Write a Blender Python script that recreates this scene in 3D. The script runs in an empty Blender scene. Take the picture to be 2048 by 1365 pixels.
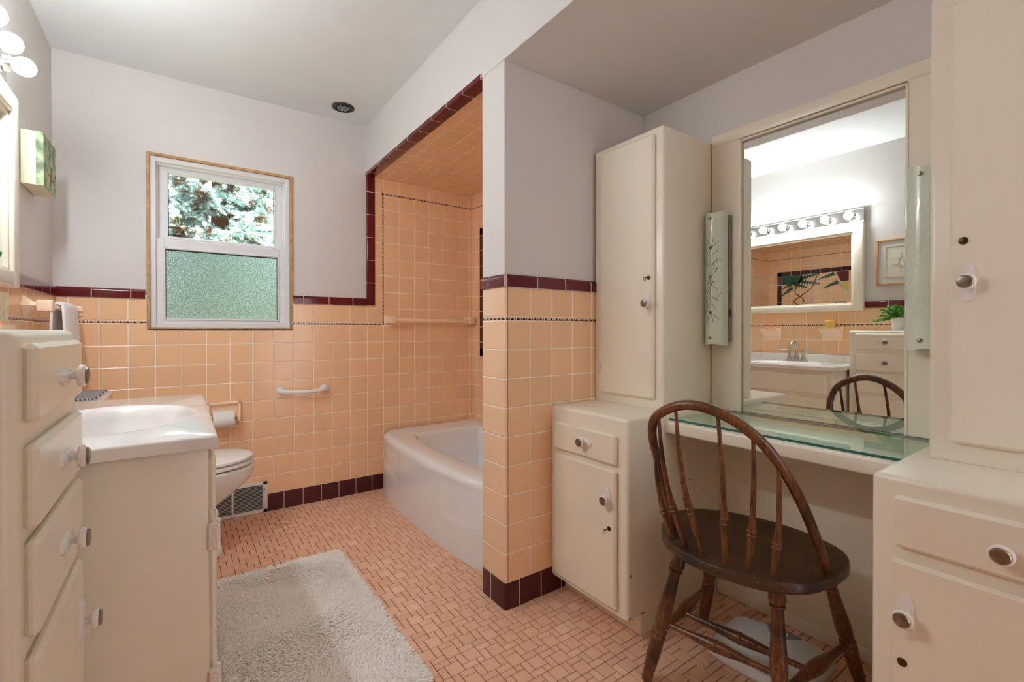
import bpy, bmesh, math, random
from mathutils import Vector, Matrix
random.seed(7)
PI = math.pi
S = bpy.context.scene
COL = S.collection

# ------------------------------------------------------------------ camera, sky, sun, exposure
CAM = Vector((.855, -3.018, 1.047)); YAW, PITCH, ROLL = math.radians(35.46), math.radians(-.334), math.radians(-.039)
cam_data = bpy.data.cameras.new('camera'); cam = bpy.data.objects.new('camera', cam_data); COL.objects.link(cam)
cam_data.sensor_width = 36.0; cam_data.sensor_fit = 'HORIZONTAL'
cam_data.lens = 930.58 / 2048 * 36.0
cam_data.shift_y = -14.0 / 2048
cam_data.clip_start = .02; cam_data.clip_end = 200
fw = Vector((math.sin(YAW) * math.cos(PITCH), math.cos(YAW) * math.cos(PITCH), math.sin(PITCH)))
rt = Vector((math.cos(YAW), -math.sin(YAW), 0)); up = rt.cross(fw)
r2 = rt * math.cos(ROLL) + up * math.sin(ROLL); u2 = -rt * math.sin(ROLL) + up * math.cos(ROLL)
m = Matrix.Identity(4)
for i in range(3):
    m[i][0] = r2[i]; m[i][1] = u2[i]; m[i][2] = -fw[i]; m[i][3] = CAM[i]
cam.matrix_world = m
S.camera = cam

world = bpy.data.worlds.new('world'); S.world = world; world.use_nodes = True
wn = world.node_tree.nodes; bg = wn['Background']
bg.inputs['Color'].default_value = (.93, .95, 1.0, 1); bg.inputs['Strength'].default_value = 1.7

sun_d = bpy.data.lights.new('sun', 'SUN'); sun = bpy.data.objects.new('sun', sun_d); COL.objects.link(sun)
sun_d.energy = 20.0; sun_d.angle = math.radians(.6); sun_d.color = (1, .97, .9)
sun.rotation_euler = (math.radians(48), 0, math.radians(62))     # shines from the garden's right, over the roof side
sun.location = (6, -2, 8)

S.view_settings.view_transform = 'Standard'; S.view_settings.look = 'None'
S.view_settings.gamma = 1; S.view_settings.use_curve_mapping = False
S.view_settings.exposure = 0.84
S.cycles.max_bounces = 12; S.cycles.diffuse_bounces = 9; S.cycles.glossy_bounces = 8
S.cycles.transmission_bounces = 8; S.cycles.transparent_max_bounces = 12
BULB = 84.0

# ------------------------------------------------------------------ object helpers
WL = {}
def obj(name, bm, mats, parent=None, smooth=True, angle=35):
    xs = [v.co for v in bm.verts]
    lo = Vector([min(v[i] for v in xs) for i in range(3)]); hi = Vector([max(v[i] for v in xs) for i in range(3)])
    o0 = Vector(((lo.x + hi.x) / 2, (lo.y + hi.y) / 2, lo.z))
    for v in bm.verts: v.co -= o0
    me = bpy.data.meshes.new(name); bm.normal_update(); bm.to_mesh(me); bm.free()
    for mm in (mats if isinstance(mats, (list, tuple)) else [mats]): me.materials.append(mm)
    if smooth:
        for p in me.polygons: p.use_smooth = True
        me.set_sharp_from_angle(angle=math.radians(angle))
    o = bpy.data.objects.new(name, me); COL.objects.link(o)
    if parent: o.parent = parent; o.location = o0 - WL[parent.name]
    else: o.location = o0
    WL[o.name] = o0
    return o
def thing(name, label, cat, loc, group=None):
    o = bpy.data.objects.new(name, None); COL.objects.link(o); o.empty_display_size = .05
    o.location = loc; WL[o.name] = Vector(loc); o['label'] = label; o['category'] = cat
    if group: o['group'] = group
    return o
def tag(o, label, cat, group=None):
    o['label'] = label; o['category'] = cat
    if group: o['group'] = group
    return o
def struct(name, bm, mats, smooth=True, angle=35):
    o = obj(name, bm, mats, None, smooth, angle); o['kind'] = 'structure'; return o

def box(bm, x0, x1, y0, y1, z0, z1, b=0, seg=2, mat=0):
    if x0 > x1: x0, x1 = x1, x0
    if y0 > y1: y0, y1 = y1, y0
    if z0 > z1: z0, z1 = z1, z0
    old = set(bm.faces)
    vs = [bm.verts.new((x, y, z)) for x in (x0, x1) for y in (y0, y1) for z in (z0, z1)]
    for f in ((0, 1, 3, 2), (4, 6, 7, 5), (0, 4, 5, 1), (2, 3, 7, 6), (0, 2, 6, 4), (1, 5, 7, 3)):
        bm.faces.new([vs[i] for i in f])
    if b > 0:
        es = {e for v in vs for e in v.link_edges}
        bmesh.ops.bevel(bm, geom=list(es), offset=b, segments=seg, profile=.5, affect='EDGES', clamp_overlap=True)
    for f in bm.faces:
        if f not in old: f.material_index = mat
def bbox_edges(bm, x0, x1, y0, y1, z0, z1, sel, b, seg=4, mat=0):
    """a box with only the chosen edges rounded; sel(midpoint, direction) picks them"""
    old = set(bm.faces)
    vs = [bm.verts.new((x, y, z)) for x in (x0, x1) for y in (y0, y1) for z in (z0, z1)]
    for f in ((0, 1, 3, 2), (4, 6, 7, 5), (0, 4, 5, 1), (2, 3, 7, 6), (0, 2, 6, 4), (1, 5, 7, 3)):
        bm.faces.new([vs[i] for i in f])
    es = []
    for e in {e for v in vs for e in v.link_edges}:
        mid = (e.verts[0].co + e.verts[1].co) / 2; d = (e.verts[1].co - e.verts[0].co).normalized()
        if sel(mid, d): es.append(e)
    if es: bmesh.ops.bevel(bm, geom=es, offset=b, segments=seg, profile=.5, affect='EDGES', clamp_overlap=True)
    for f in bm.faces:
        if f not in old: f.material_index = mat
def frame_at(t):
    t = t.normalized(); a = Vector((0, 0, 1)) if abs(t.z) < .9 else Vector((1, 0, 0))
    n = t.cross(a).normalized(); return n, t.cross(n).normalized()
def tube(bm, pts, rad, n=12, mat=0, closed=False, cap=True, flat=1.0):
    pts = [Vector(p) for p in pts]; k = len(pts)
    rad = rad if isinstance(rad, (list, tuple)) else [rad] * k
    rings = []; N = None
    for i, p in enumerate(pts):
        if closed: t = (pts[(i + 1) % k] - pts[i - 1]).normalized()
        else: t = (pts[min(i + 1, k - 1)] - pts[max(i - 1, 0)]).normalized()
        if N is None: N, B = frame_at(t)
        else:
            N = (N - t * N.dot(t)).normalized(); B = t.cross(N).normalized()
        rings.append([bm.verts.new(p + (N * math.cos(2 * PI * j / n) * flat + B * math.sin(2 * PI * j / n)) * rad[i]) for j in range(n)])
    fs = []
    for i in range(k if closed else k - 1):
        a, b_ = rings[i], rings[(i + 1) % k]
        for j in range(n): fs.append(bm.faces.new((a[j], a[(j + 1) % n], b_[(j + 1) % n], b_[j])))
    if cap and not closed:
        fs.append(bm.faces.new(rings[0][::-1])); fs.append(bm.faces.new(rings[-1]))
    for f in fs: f.material_index = mat
def lathe(bm, prof, origin, axis, n=24, mat=0, cap=True, sx=1.0, sy=1.0):
    o = Vector(origin); ax = Vector(axis).normalized(); N, B = frame_at(ax)
    rings = [[bm.verts.new(o + ax * h + (N * math.cos(2 * PI * j / n) * sx + B * math.sin(2 * PI * j / n) * sy) * max(r, 1e-5)) for j in range(n)] for r, h in prof]
    fs = []
    for a, b_ in zip(rings, rings[1:]):
        for j in range(n): fs.append(bm.faces.new((a[j], a[(j + 1) % n], b_[(j + 1) % n], b_[j])))
    if cap:
        fs.append(bm.faces.new(rings[0][::-1])); fs.append(bm.faces.new(rings[-1]))
    for f in fs: f.material_index = mat
def prism(bm, poly, P, d0, d1, mat=0, side_mat=None):
    """poly: 2-D points; P(a, b, d) gives the point; extruded from d0 to d1"""
    A = [bm.verts.new(P(a, b, d0)) for a, b in poly]; B = [bm.verts.new(P(a, b, d1)) for a, b in poly]
    fs = [bm.faces.new(A[::-1]), bm.faces.new(B)]
    for f in fs: f.material_index = mat
    k = len(poly)
    for i in range(k):
        f = bm.faces.new((A[i], A[(i + 1) % k], B[(i + 1) % k], B[i])); f.material_index = mat if side_mat is None else side_mat
def fix(bm): bmesh.ops.recalc_face_normals(bm, faces=bm.faces)
def lerp(a, b, t): return a + (b - a) * t
def spline(pts, per=6):
    P = [Vector(p) for p in pts]; out = []
    for i in range(len(P) - 1):
        p0 = P[max(i - 1, 0)]; p1 = P[i]; p2 = P[i + 1]; p3 = P[min(i + 2, len(P) - 1)]
        for j in range(per):
            t = j / per
            out.append(.5 * ((2 * p1) + (p2 - p0) * t + (2 * p0 - 5 * p1 + 4 * p2 - p3) * t * t + (-p0 + 3 * p1 - 3 * p2 + p3) * t ** 3))
    out.append(P[-1]); return out
def rrect(x0, x1, y0, y1, r, n=5):
    out = []
    for cx, cy, a0 in ((x1 - r, y1 - r, 0), (x0 + r, y1 - r, 90), (x0 + r, y0 + r, 180), (x1 - r, y0 + r, 270)):
        for i in range(n + 1):
            a = math.radians(a0 + 90 * i / n); out.append((cx + r * math.cos(a), cy + r * math.sin(a)))
    return out

# ------------------------------------------------------------------ materials
def lin(c): return tuple(((x / 255) / 12.92 if x <= 10 else (((x / 255) + .055) / 1.055) ** 2.4) for x in c)
class NT:
    def __init__(s, name):
        s.m = bpy.data.materials.new(name); s.m.use_nodes = True; s.t = s.m.node_tree; s.b = s.t.nodes['Principled BSDF']
        s.out = s.t.nodes['Material Output']; s._pos = None
    def n(s, typ, **kw):
        x = s.t.nodes.new(typ)
        for k, v in kw.items(): setattr(x, k, v)
        return x
    def put(s, sock, v):
        if isinstance(v, bpy.types.NodeSocket): s.t.links.new(v, sock)
        elif v is not None:
            if isinstance(v, tuple) and len(v) == 3 and sock.type == 'RGBA': v = (*v, 1)
            sock.default_value = v
    def math(s, op, a, b=None, c=None):
        x = s.n('ShaderNodeMath', operation=op)
        for i, v in enumerate((a, b, c)):
            if v is not None: s.put(x.inputs[i], v)
        return x.outputs[0]
    def pos(s):
        if s._pos is None:
            g = s.n('ShaderNodeNewGeometry'); x = s.n('ShaderNodeSeparateXYZ'); s.t.links.new(g.outputs['Position'], x.inputs[0])
            s._pos = (x.outputs[0], x.outputs[1], x.outputs[2], g.outputs['Position'])
        return s._pos
    def smooth(s, v, a, b, c=0.0, d=1.0):
        x = s.n('ShaderNodeMapRange', interpolation_type='SMOOTHSTEP'); s.put(x.inputs[0], v)
        for i, q in enumerate((a, b, c, d)): x.inputs[i + 1].default_value = q
        return x.outputs[0]
    def mix(s, f, a, b):
        x = s.n('ShaderNodeMix', data_type='RGBA'); s.put(x.inputs[0], f); s.put(x.inputs[6], a); s.put(x.inputs[7], b); return x.outputs[2]
    def noise(s, scale, detail=3, vec=None, rough=.5):
        x = s.n('ShaderNodeTexNoise'); x.inputs['Scale'].default_value = scale; x.inputs['Detail'].default_value = detail; x.inputs['Roughness'].default_value = rough
        s.put(x.inputs['Vector'], vec or s.pos()[3]); return x.outputs['Fac']
    def bump(s, h, dist=.002, strength=1.0):
        x = s.n('ShaderNodeBump'); s.put(x.inputs['Height'], h); x.inputs['Distance'].default_value = dist; x.inputs['Strength'].default_value = strength
        s.t.links.new(x.outputs[0], s.b.inputs['Normal'])
    def set(s, **kw):
        for k, v in kw.items(): s.put(s.b.inputs[k.replace('_', ' ')], v)
        return s
def simple(name, rgb, rough=.5, metal=0.0, var=.03, vscale=6.0, bump=0.0, bscale=60, spec=.5, coat=0.0):
    t = NT(name); c = lin(rgb)
    if var > 0:
        f = t.noise(vscale, 3)
        base = t.mix(t.smooth(f, .3, .7), tuple(x * (1 - var) for x in c), tuple(min(1, x * (1 + var)) for x in c))
    else: base = c
    t.set(Base_Color=base, Roughness=rough, Metallic=metal); t.b.inputs['Specular IOR Level'].default_value = spec
    if coat: t.b.inputs['Coat Weight'].default_value = coat
    if bump > 0: t.bump(t.noise(bscale, 3), .001, bump)
    return t.m
GROUT = lin((252, 244, 234))
def tiles(name, rgb, U, V=None, u0=0., v0=0., pu=.1095, pv=.1095, w=.0016, var=.035, rough=.16, grout=GROUT, edge=.0035, wob=.0006, shift=(.02, -.02)):
    """glazed tile with grout lines at u0+k*pu and v0+k*pv, U and V are world axes 0..2"""
    t = NT(name); P = t.pos(); c = lin(rgb)
    def axis(A, a0, p):
        q = t.math('DIVIDE', t.math('SUBTRACT', P[A], a0), p)
        fl = t.math('FLOOR', q); fr = t.math('SUBTRACT', q, fl)
        return t.math('MULTIPLY', t.math('MINIMUM', fr, t.math('SUBTRACT', 1.0, fr)), p), fl
    d, iu = axis(U, u0, pu); iv = 0.0
    if V is not None:
        d2, iv = axis(V, v0, pv); d = t.math('MINIMUM', d, d2)
    cb = t.n('ShaderNodeCombineXYZ'); t.put(cb.inputs[0], iu); t.put(cb.inputs[1], iv)
    wn_ = t.n('ShaderNodeTexWhiteNoise', noise_dimensions='2D'); t.put(wn_.inputs['Vector'], cb.outputs[0])
    ca = tuple(min(1, x * (1 - var)) for x in c); cz = tuple(min(1, x * (1 + var * .6) + s_ * var) for x, s_ in zip(c, (shift[0], 0, shift[1])))
    col = t.mix(wn_.outputs['Value'], ca, cz)
    g = t.smooth(d, w * .7, w * 1.5)
    t.set(Base_Color=t.mix(g, grout, col), Roughness=t.math('ADD', t.math('MULTIPLY', g, rough - .7), .7))
    h = t.smooth(d, w * .6, w + edge)
    wv = t.noise(14, 2); h = t.math('ADD', h, t.math('MULTIPLY', wv, .35))
    tl = t.math('MULTIPLY', wn_.outputs['Value'], .0)
    t.bump(t.math('ADD', h, tl), .0016, .8)
    return t.m
PEACH = (243, 200, 158)
X_, Y_, Z_ = 0, 1, 2
m_far = tiles('peach_tile_far', PEACH, X_, Z_, .969, .978)
m_far_band = tiles('peach_tile_band_far', PEACH, X_, Z_, .969, 1.1025, pv=.1115)
m_leftw = tiles('peach_tile_left', PEACH, Y_, Z_, -1.372, .978)
m_left_band = tiles('peach_tile_band_left', PEACH, Y_, Z_, -1.372, 1.1025, pv=.1115)
m_back = tiles('peach_tile_back', PEACH, Y_, Z_, -.168, .978)
m_ceilt = tiles('peach_tile_ceiling', PEACH, X_, Y_, 2.0635, -.055, rough=.12)
m_pier = tiles('peach_tile_pier', PEACH, X_, Z_, 1.847, .978)
m_pier_band = tiles('peach_tile_band_pier', PEACH, X_, Z_, 1.847, 1.1025, pv=.1115)
m_pierL = tiles('peach_tile_pier_side', (244, 208, 174), Y_, Z_, 5.0, .978, pu=40)
m_pierL_band = tiles('peach_tile_band_pier_side', (244, 208, 174), Y_, Z_, 5.0, 1.1025, pu=40, pv=.1115)
BURG = (98, 20, 34); BASE = (72, 14, 24)
LG = lin((226, 205, 190))
m_cap_x = tiles('burgundy_cap_far', BURG, X_, None, 1.4594, pu=.1465, grout=LG, rough=.1, var=.2, w=.0014)
m_cap_xl = tiles('burgundy_cap_far_left', BURG, X_, None, .5045, pu=.1475, grout=LG, rough=.1, var=.2, w=.0014)
m_cap_y = tiles('burgundy_cap_left', BURG, Y_, None, -.1278, pu=.1475, grout=LG, rough=.1, var=.2, w=.0014)
m_cap_z = tiles('burgundy_cap_upright', BURG, Z_, None, 1.5117, pu=.1485, grout=LG, rough=.1, var=.2, w=.0014)
m_cap_h = tiles('burgundy_cap_header', BURG, Y_, None, -.10, pu=.1475, grout=LG, rough=.14, var=.2, w=.0014)
m_cap_p = tiles('burgundy_cap_pier', BURG, X_, None, 1.9883, pu=.1456, grout=LG, rough=.1, var=.15, w=.0014)
m_cap_pl = tiles('burgundy_cap_pier_side', BURG, Y_, None, -1.486, pu=.1100, grout=LG, rough=.1, var=.15, w=.0014)
m_base_x = tiles('burgundy_base_far', BASE, X_, None, 1.349, pu=.1052, grout=LG, rough=.3, var=.15, w=.0013)
m_base_p = tiles('burgundy_base_pier', BASE, X_, None, 1.9046, pu=.1052, grout=LG, rough=.25, var=.15, w=.0013)
m_base_pl = tiles('burgundy_base_pier_side', BASE, Y_, None, -1.4945, pu=.1052, grout=LG, rough=.25, var=.15, w=.0013)
m_base_y = tiles('burgundy_base_left', BASE, Y_, None, -1.372, pu=.1052, grout=LG, rough=.25, var=.15, w=.0013)
m_mural_edge = tiles('burgundy_mural_edge', (70, 22, 34), Y_, Z_, -.168, 1.744, pu=.1107, pv=.1107, grout=LG, rough=.12, var=.15)

def liner(name, U, V, v0, flip=False, h=.015, per=.0274):
    """narrow pale strip with a dark wave-and-dot border"""
    t = NT(name); P = t.pos()
    q = t.math('DIVIDE', P[U], per); fu = t.math('FRACT', q)
    v = t.math('DIVIDE', t.math('SUBTRACT', P[V], v0), h)
    if flip: v = t.math('SUBTRACT', 1.0, v)
    tri = t.math('SUBTRACT', 1.0, t.math('ABSOLUTE', t.math('SUBTRACT', t.math('DIVIDE', fu, .33), 1.0)))
    hump = t.math('ADD', .2, t.math('MULTIPLY', t.math('MAXIMUM', tri, 0.0), .62))
    a = t.math('LESS_THAN', v, hump)
    dot = t.math('MULTIPLY', t.math('LESS_THAN', t.math('ABSOLUTE', t.math('SUBTRACT', fu, .83)), .07), t.math('LESS_THAN', v, .72))
    mk = t.math('MAXIMUM', a, dot)
    edge = t.math('GREATER_THAN', v, .1)
    mk = t.math('MULTIPLY', mk, edge)
    t.set(Base_Color=t.mix(mk, lin((236, 205, 178)), lin((66, 10, 20))), Roughness=.18)
    return t.m
m_lin_far = liner('border_liner_far', X_, Z_, 1.0875)
m_lin_left = liner('border_liner_left', Y_, Z_, 1.0875)
m_lin_top = liner('border_liner_alcove_top', X_, Z_, 1.9545)
m_lin_topy = liner('border_liner_alcove_back', Y_, Z_, 1.9545)
m_lin_v = liner('border_liner_upright', Z_, X_, 1.943, True)

m_wall = simple('wall_paint', (216, 212, 209), .6, var=.012, vscale=3, bump=.12, bscale=120)
m_ceil = simple('ceiling_paint', (226, 230, 230), .7, var=.01, bump=.1, bscale=120)
m_cream = simple('cream_enamel', (240, 233, 217), .28, var=.02, vscale=4, bump=.05, bscale=30)
m_cream_edge = simple('bare_wood_kick', (150, 124, 92), .6)
m_ceramic = simple('peach_ceramic', (250, 222, 192), .15, var=.02)
m_white = simple('white_enamel', (236, 240, 244), .12, var=.01, coat=.3)
m_china = simple('white_china', (236, 235, 232), .1, var=.01, coat=.3)
m_seatm = simple('toilet_seat_plastic', (238, 237, 234), .25, var=0)
m_vinyl = simple('white_vinyl', (226, 226, 228), .35, var=.01)
m_tan = simple('tan_wood_stop', (186, 148, 100), .6, var=.2, vscale=40)
m_chrome = simple('chrome', (225, 225, 225), .12, 1.0, var=0)
m_hinge = simple('bright_hinge_metal', (236, 236, 234), .25, .35, var=.1, vscale=200)
m_brushed = simple('brushed_nickel', (190, 184, 174), .3, 1.0, var=.05, vscale=80)
m_nickel = simple('aged_nickel', (150, 140, 126), .3, 1.0, var=.2, vscale=120)
m_brass = simple('tarnished_brass_lock', (92, 78, 52), .4, 1.0, var=.3, vscale=200)
m_porc = simple('porcelain_ring', (240, 232, 226), .15, var=0)
m_plate = simple('knob_backplate', (240, 237, 234), .25, var=0)
m_steel = simple('grey_steel_channel', (150, 152, 152), .35, .9, var=.15, vscale=30)
m_black = simple('black_plastic', (20, 20, 20), .4, var=0)
m_paper = simple('tissue_paper', (238, 236, 232), .9, var=.02, bump=.3, bscale=90)
m_towel = simple('white_terry', (242, 242, 244), .95, var=.04, vscale=60)
m_vent = simple('white_register', (222, 220, 214), .4, var=.02)
m_dark = simple('dark_void', (24, 22, 22), .8, var=0)
m_scale = simple('white_scale_vinyl', (222, 228, 230), .35, var=.02, bump=.3, bscale=200)
m_lens = simple('grey_scale_window', (120, 130, 132), .08, var=.1, coat=.6)
m_pot = simple('white_pot', (232, 232, 232), .35, var=.01)
m_soil = simple('dark_soil', (60, 44, 32), .9)
m_leaf = simple('green_leaves', (134, 188, 92), .45, var=.35, vscale=60)
m_leafd = simple('dark_green_leaves', (74, 138, 62), .45, var=.35, vscale=60)
m_yellow = simple('yellow_wax', (240, 196, 96), .45, var=.05, coat=.2)
m_soap = simple('orange_soap', (240, 150, 90), .4, var=.03)
m_oak = simple('blond_frame_wood', (206, 158, 104), .4, var=.15, vscale=60)
m_mat = simple('pale_grey_mat', (214, 214, 206), .7, var=0)
m_relief = simple('cream_cast_paper', (226, 222, 206), .8, var=.02, bump=.4, bscale=160)
m_canvas = simple('cream_canvas_edge', (236, 232, 200), .7, var=.03, bump=.4, bscale=400)
m_grout = simple('brown_floor_grout', (74, 42, 30), .85, var=.25, vscale=40)
m_lens_red = simple('red_paint', (170, 40, 44), .6, var=.2, vscale=90)
m_twig = simple('dark_twig_paint', (60, 58, 44), .6, var=.1)

t = NT('mirror_silver'); t.set(Base_Color=lin((238, 242, 238)), Metallic=1.0, Roughness=.0); m_mirror = t.m

# floor mosaic tile, one tint per tile
t = NT('terracotta_mosaic'); g = t.n('ShaderNodeNewGeometry'); rr = g.outputs['Random Per Island']
c1 = t.mix(rr, lin((224, 176, 146)), lin((242, 200, 172)))
c2 = t.mix(t.smooth(t.noise(3.0, 3), .35, .65), c1, lin((232, 184, 154)))
t.set(Base_Color=c2, Roughness=.42); t.bump(t.noise(90, 3), .0006, .4); m_mosaic = t.m

# counter: cultured marble
t = NT('cultured_marble'); f = t.noise(5, 6); f2 = t.noise(22, 3)
t.set(Base_Color=t.mix(t.smooth(f, .45, .62), lin((242, 240, 238)), lin((228, 224, 222))), Roughness=.12); t.b.inputs['Coat Weight'].default_value = .4; m_counter = t.m

# painted cabinet with chips of bare wood
def chipped(name):
    t = NT(name); P = t.pos(); f = t.noise(38, 2); g_ = t.noise(7, 2)
    near = t.math('MULTIPLY', t.smooth(f, .70, .715), t.smooth(g_, .52, .58))
    line = t.math('MULTIPLY', t.math('LESS_THAN', t.math('ABSOLUTE', t.math('SUBTRACT', P[2], .078)), .006), t.smooth(t.noise(26, 2), .62, .64))
    mk = t.math('MAXIMUM', near, line)
    t.set(Base_Color=t.mix(mk, lin((240, 233, 217)), lin((158, 118, 70))), Roughness=.3); return t.m
m_chip = chipped('chipped_cream_enamel')

# dark chair wood
def wood(name, a, b_, scale=(40, 40, 4), rough=.3, dust=0.0):
    t = NT(name); mp = t.n('ShaderNodeMapping'); mp.inputs['Scale'].default_value = scale; tc = t.n('ShaderNodeTexCoord')
    t.t.links.new(tc.outputs['Object'], mp.inputs['Vector'])
    f = t.noise(6, 6, mp.outputs[0], .6); g_ = t.noise(9, 3)
    c = t.mix(t.smooth(f, .3, .7), lin(a), lin(b_)); c = t.mix(t.smooth(g_, .45, .75), c, lin(tuple(x * .6 for x in a)))
    if dust:
        d = t.smooth(t.noise(160, 1), .74, .78); c = t.mix(t.math('MULTIPLY', d, dust), c, lin((190, 180, 160)))
    t.set(Base_Color=c, Roughness=rough); t.bump(f, .0006, .5); t.b.inputs['Coat Weight'].default_value = .15; return t.m
m_wood = wood('dark_walnut_stain', (66, 34, 16), (138, 84, 46))
m_seatw = wood('worn_dark_seat_wood', (46, 30, 18), (84, 58, 36), (5, 40, 40), .34, .6)

# glass
def glass(name, rgb, rough=0.0, ior=1.5):
    t = NT(name); t.set(Base_Color=lin(rgb), Roughness=rough); t.b.inputs['Transmission Weight'].default_value = 1; t.b.inputs['IOR'].default_value = ior; return t.m
t = NT('desk_plate_glass'); tr = t.n('ShaderNodeBsdfTransparent'); tr.inputs[0].default_value = (.90, .97, .94, 1); gl = t.n('ShaderNodeBsdfGlossy'); gl.inputs['Roughness'].default_value = 0
fr = t.n('ShaderNodeFresnel'); fr.inputs['IOR'].default_value = 1.62
mx = t.n('ShaderNodeMixShader'); gg = t.n('ShaderNodeNewGeometry'); t.put(mx.inputs[0], t.math('MULTIPLY', fr.outputs[0], t.math('SUBTRACT', 1.0, gg.outputs['Backfacing'])))
t.t.links.new(tr.outputs[0], mx.inputs[1]); t.t.links.new(gl.outputs[0], mx.inputs[2]); t.t.links.new(mx.outputs[0], t.out.inputs[0]); m_glass = t.m
t = NT('teal_glass_edge'); t.set(Base_Color=lin((22, 96, 84)), Roughness=.1); t.b.inputs['Coat Weight'].default_value = .5; m_gedge = t.m
# clear pane: mostly see-through with a faint reflection
t = NT('clear_pane'); tr = t.n('ShaderNodeBsdfTransparent'); gl = t.n('ShaderNodeBsdfGlossy'); gl.inputs['Roughness'].default_value = 0
mx = t.n('ShaderNodeMixShader'); mx.inputs[0].default_value = .06
t.t.links.new(tr.outputs[0], mx.inputs[1]); t.t.links.new(gl.outputs[0], mx.inputs[2]); t.t.links.new(mx.outputs[0], t.out.inputs[0]); m_pane = t.m
# obscure pane: rough glass with a fine grain
t = NT('obscure_pane'); mq = t.n('ShaderNodeMapping'); mq.inputs['Scale'].default_value = (1, 1, 2.0); t.put(mq.inputs['Vector'], t.pos()[3]); t.set(Base_Color=t.mix(t.smooth(t.noise(170, 1, mq.outputs[0]), .35, .65), lin((142, 152, 146)), lin((196, 206, 202))), Roughness=.17); t.b.inputs['Transmission Weight'].default_value = 1; t.b.inputs['IOR'].default_value = 1.3
mp = t.n('ShaderNodeMapping'); mp.inputs['Scale'].default_value = (1, 1, 2.2); t.put(mp.inputs['Vector'], t.pos()[3])
t.bump(t.noise(150, 1, mp.outputs[0]), .006, 1.0); m_obscure = t.m
# sconce: frosted green-white glass
t = NT('frosted_shade_glass'); t.set(Base_Color=lin((222, 234, 222)), Roughness=.25); t.b.inputs['Coat Weight'].default_value = 1.0; t.b.inputs['Coat Roughness'].default_value = .03; m_shade = t.m
m_etch = simple('clear_etched_strokes', (92, 100, 84), .1, var=.3, vscale=90)
m_etchl = simple('pale_etched_strokes', (226, 236, 224), .1, var=.05, vscale=90)
# lit lamp bulb
t = NT('lit_bulb'); t.set(Base_Color=(1, 1, 1)); t.put(t.b.inputs['Emission Color'], (.90, .955, 1.0)); t.b.inputs['Emission Strength'].default_value = BULB; m_bulb = t.m
# rug pile
t = NT('cream_rug_pile'); g = t.n('ShaderNodeNewGeometry')
t.set(Base_Color=t.mix(g.outputs['Random Per Island'], lin((248, 244, 238)), lin((255, 253, 250))), Roughness=.95)
tl_ = t.n('ShaderNodeBsdfTranslucent'); tl_.inputs[0].default_value = (.93, .91, .88, 1); mx = t.n('ShaderNodeMixShader'); mx.inputs[0].default_value = .0
t.t.links.new(t.b.outputs[0], mx.inputs[1]); t.t.links.new(tl_.outputs[0], mx.inputs[2]); t.t.links.new(mx.outputs[0], t.out.inputs[0]); m_rug = t.m
# woven mat on the tank
t = NT('woven_tank_mat'); P = t.pos()
ck = t.math('MULTIPLY', t.math('SINE', t.math('MULTIPLY', P[0], 520)), t.math('SINE', t.math('MULTIPLY', P[1], 520)))
t.set(Base_Color=t.mix(t.smooth(ck, -.2, .4), lin((70, 78, 82)), lin((200, 188, 186))), Roughness=.95); m_woven = t.m
# canvas painting: green ground with soft leaves
t = NT('green_floral_painting'); f = t.noise(26, 5); g_ = t.noise(9, 3)
c = t.mix(t.smooth(f, .35, .65), lin((96, 120, 84)), lin((176, 196, 148))); c = t.mix(t.smooth(g_, .52, .66), c, lin((120, 96, 66)))
t.set(Base_Color=c, Roughness=.5); m_paint = t.m
# outdoors
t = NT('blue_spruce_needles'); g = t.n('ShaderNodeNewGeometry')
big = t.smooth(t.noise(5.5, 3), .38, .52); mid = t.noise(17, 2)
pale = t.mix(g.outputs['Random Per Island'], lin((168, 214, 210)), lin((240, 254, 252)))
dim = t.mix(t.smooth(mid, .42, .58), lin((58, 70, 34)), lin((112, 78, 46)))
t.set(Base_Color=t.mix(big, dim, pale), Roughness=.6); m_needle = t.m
m_bark = simple('spruce_bark', (150, 96, 54), .9, var=.3, vscale=12, bump=1, bscale=30)
m_dneedle = simple('dark_spruce_needles', (70, 84, 44), .8, var=.4, vscale=20)
m_lawn = simple('lawn', (104, 116, 66), .9, var=.3, vscale=3)
# mural colours
m_mg = simple('mural_dark_green', (20, 92, 70), .14, var=.2, vscale=20)
m_mg2 = simple('mural_leaf_green', (44, 84, 62), .14, var=.2, vscale=20)
m_mbr = simple('mural_brown', (112, 52, 38), .14, var=.1)
m_my = simple('mural_yellow', (214, 206, 120), .14, var=.1)
m_mp = simple('mural_pink', (216, 178, 190), .14, var=.1)
m_mw = simple('mural_white', (226, 218, 210), .14, var=.1)
m_mb = simple('mural_burgundy', (104, 40, 44), .14, var=.1)

# ------------------------------------------------------------------ room shell
XL, XH, XR = .375, 1.838, 2.637          # left wall, header face, right wall
YP, YA = -1.593, -1.43                   # pier front, alcove near wall
ZC, ZA = 2.375, 2.058                    # ceiling, alcove ceiling
YN = -4.7
ROW = .978

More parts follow.
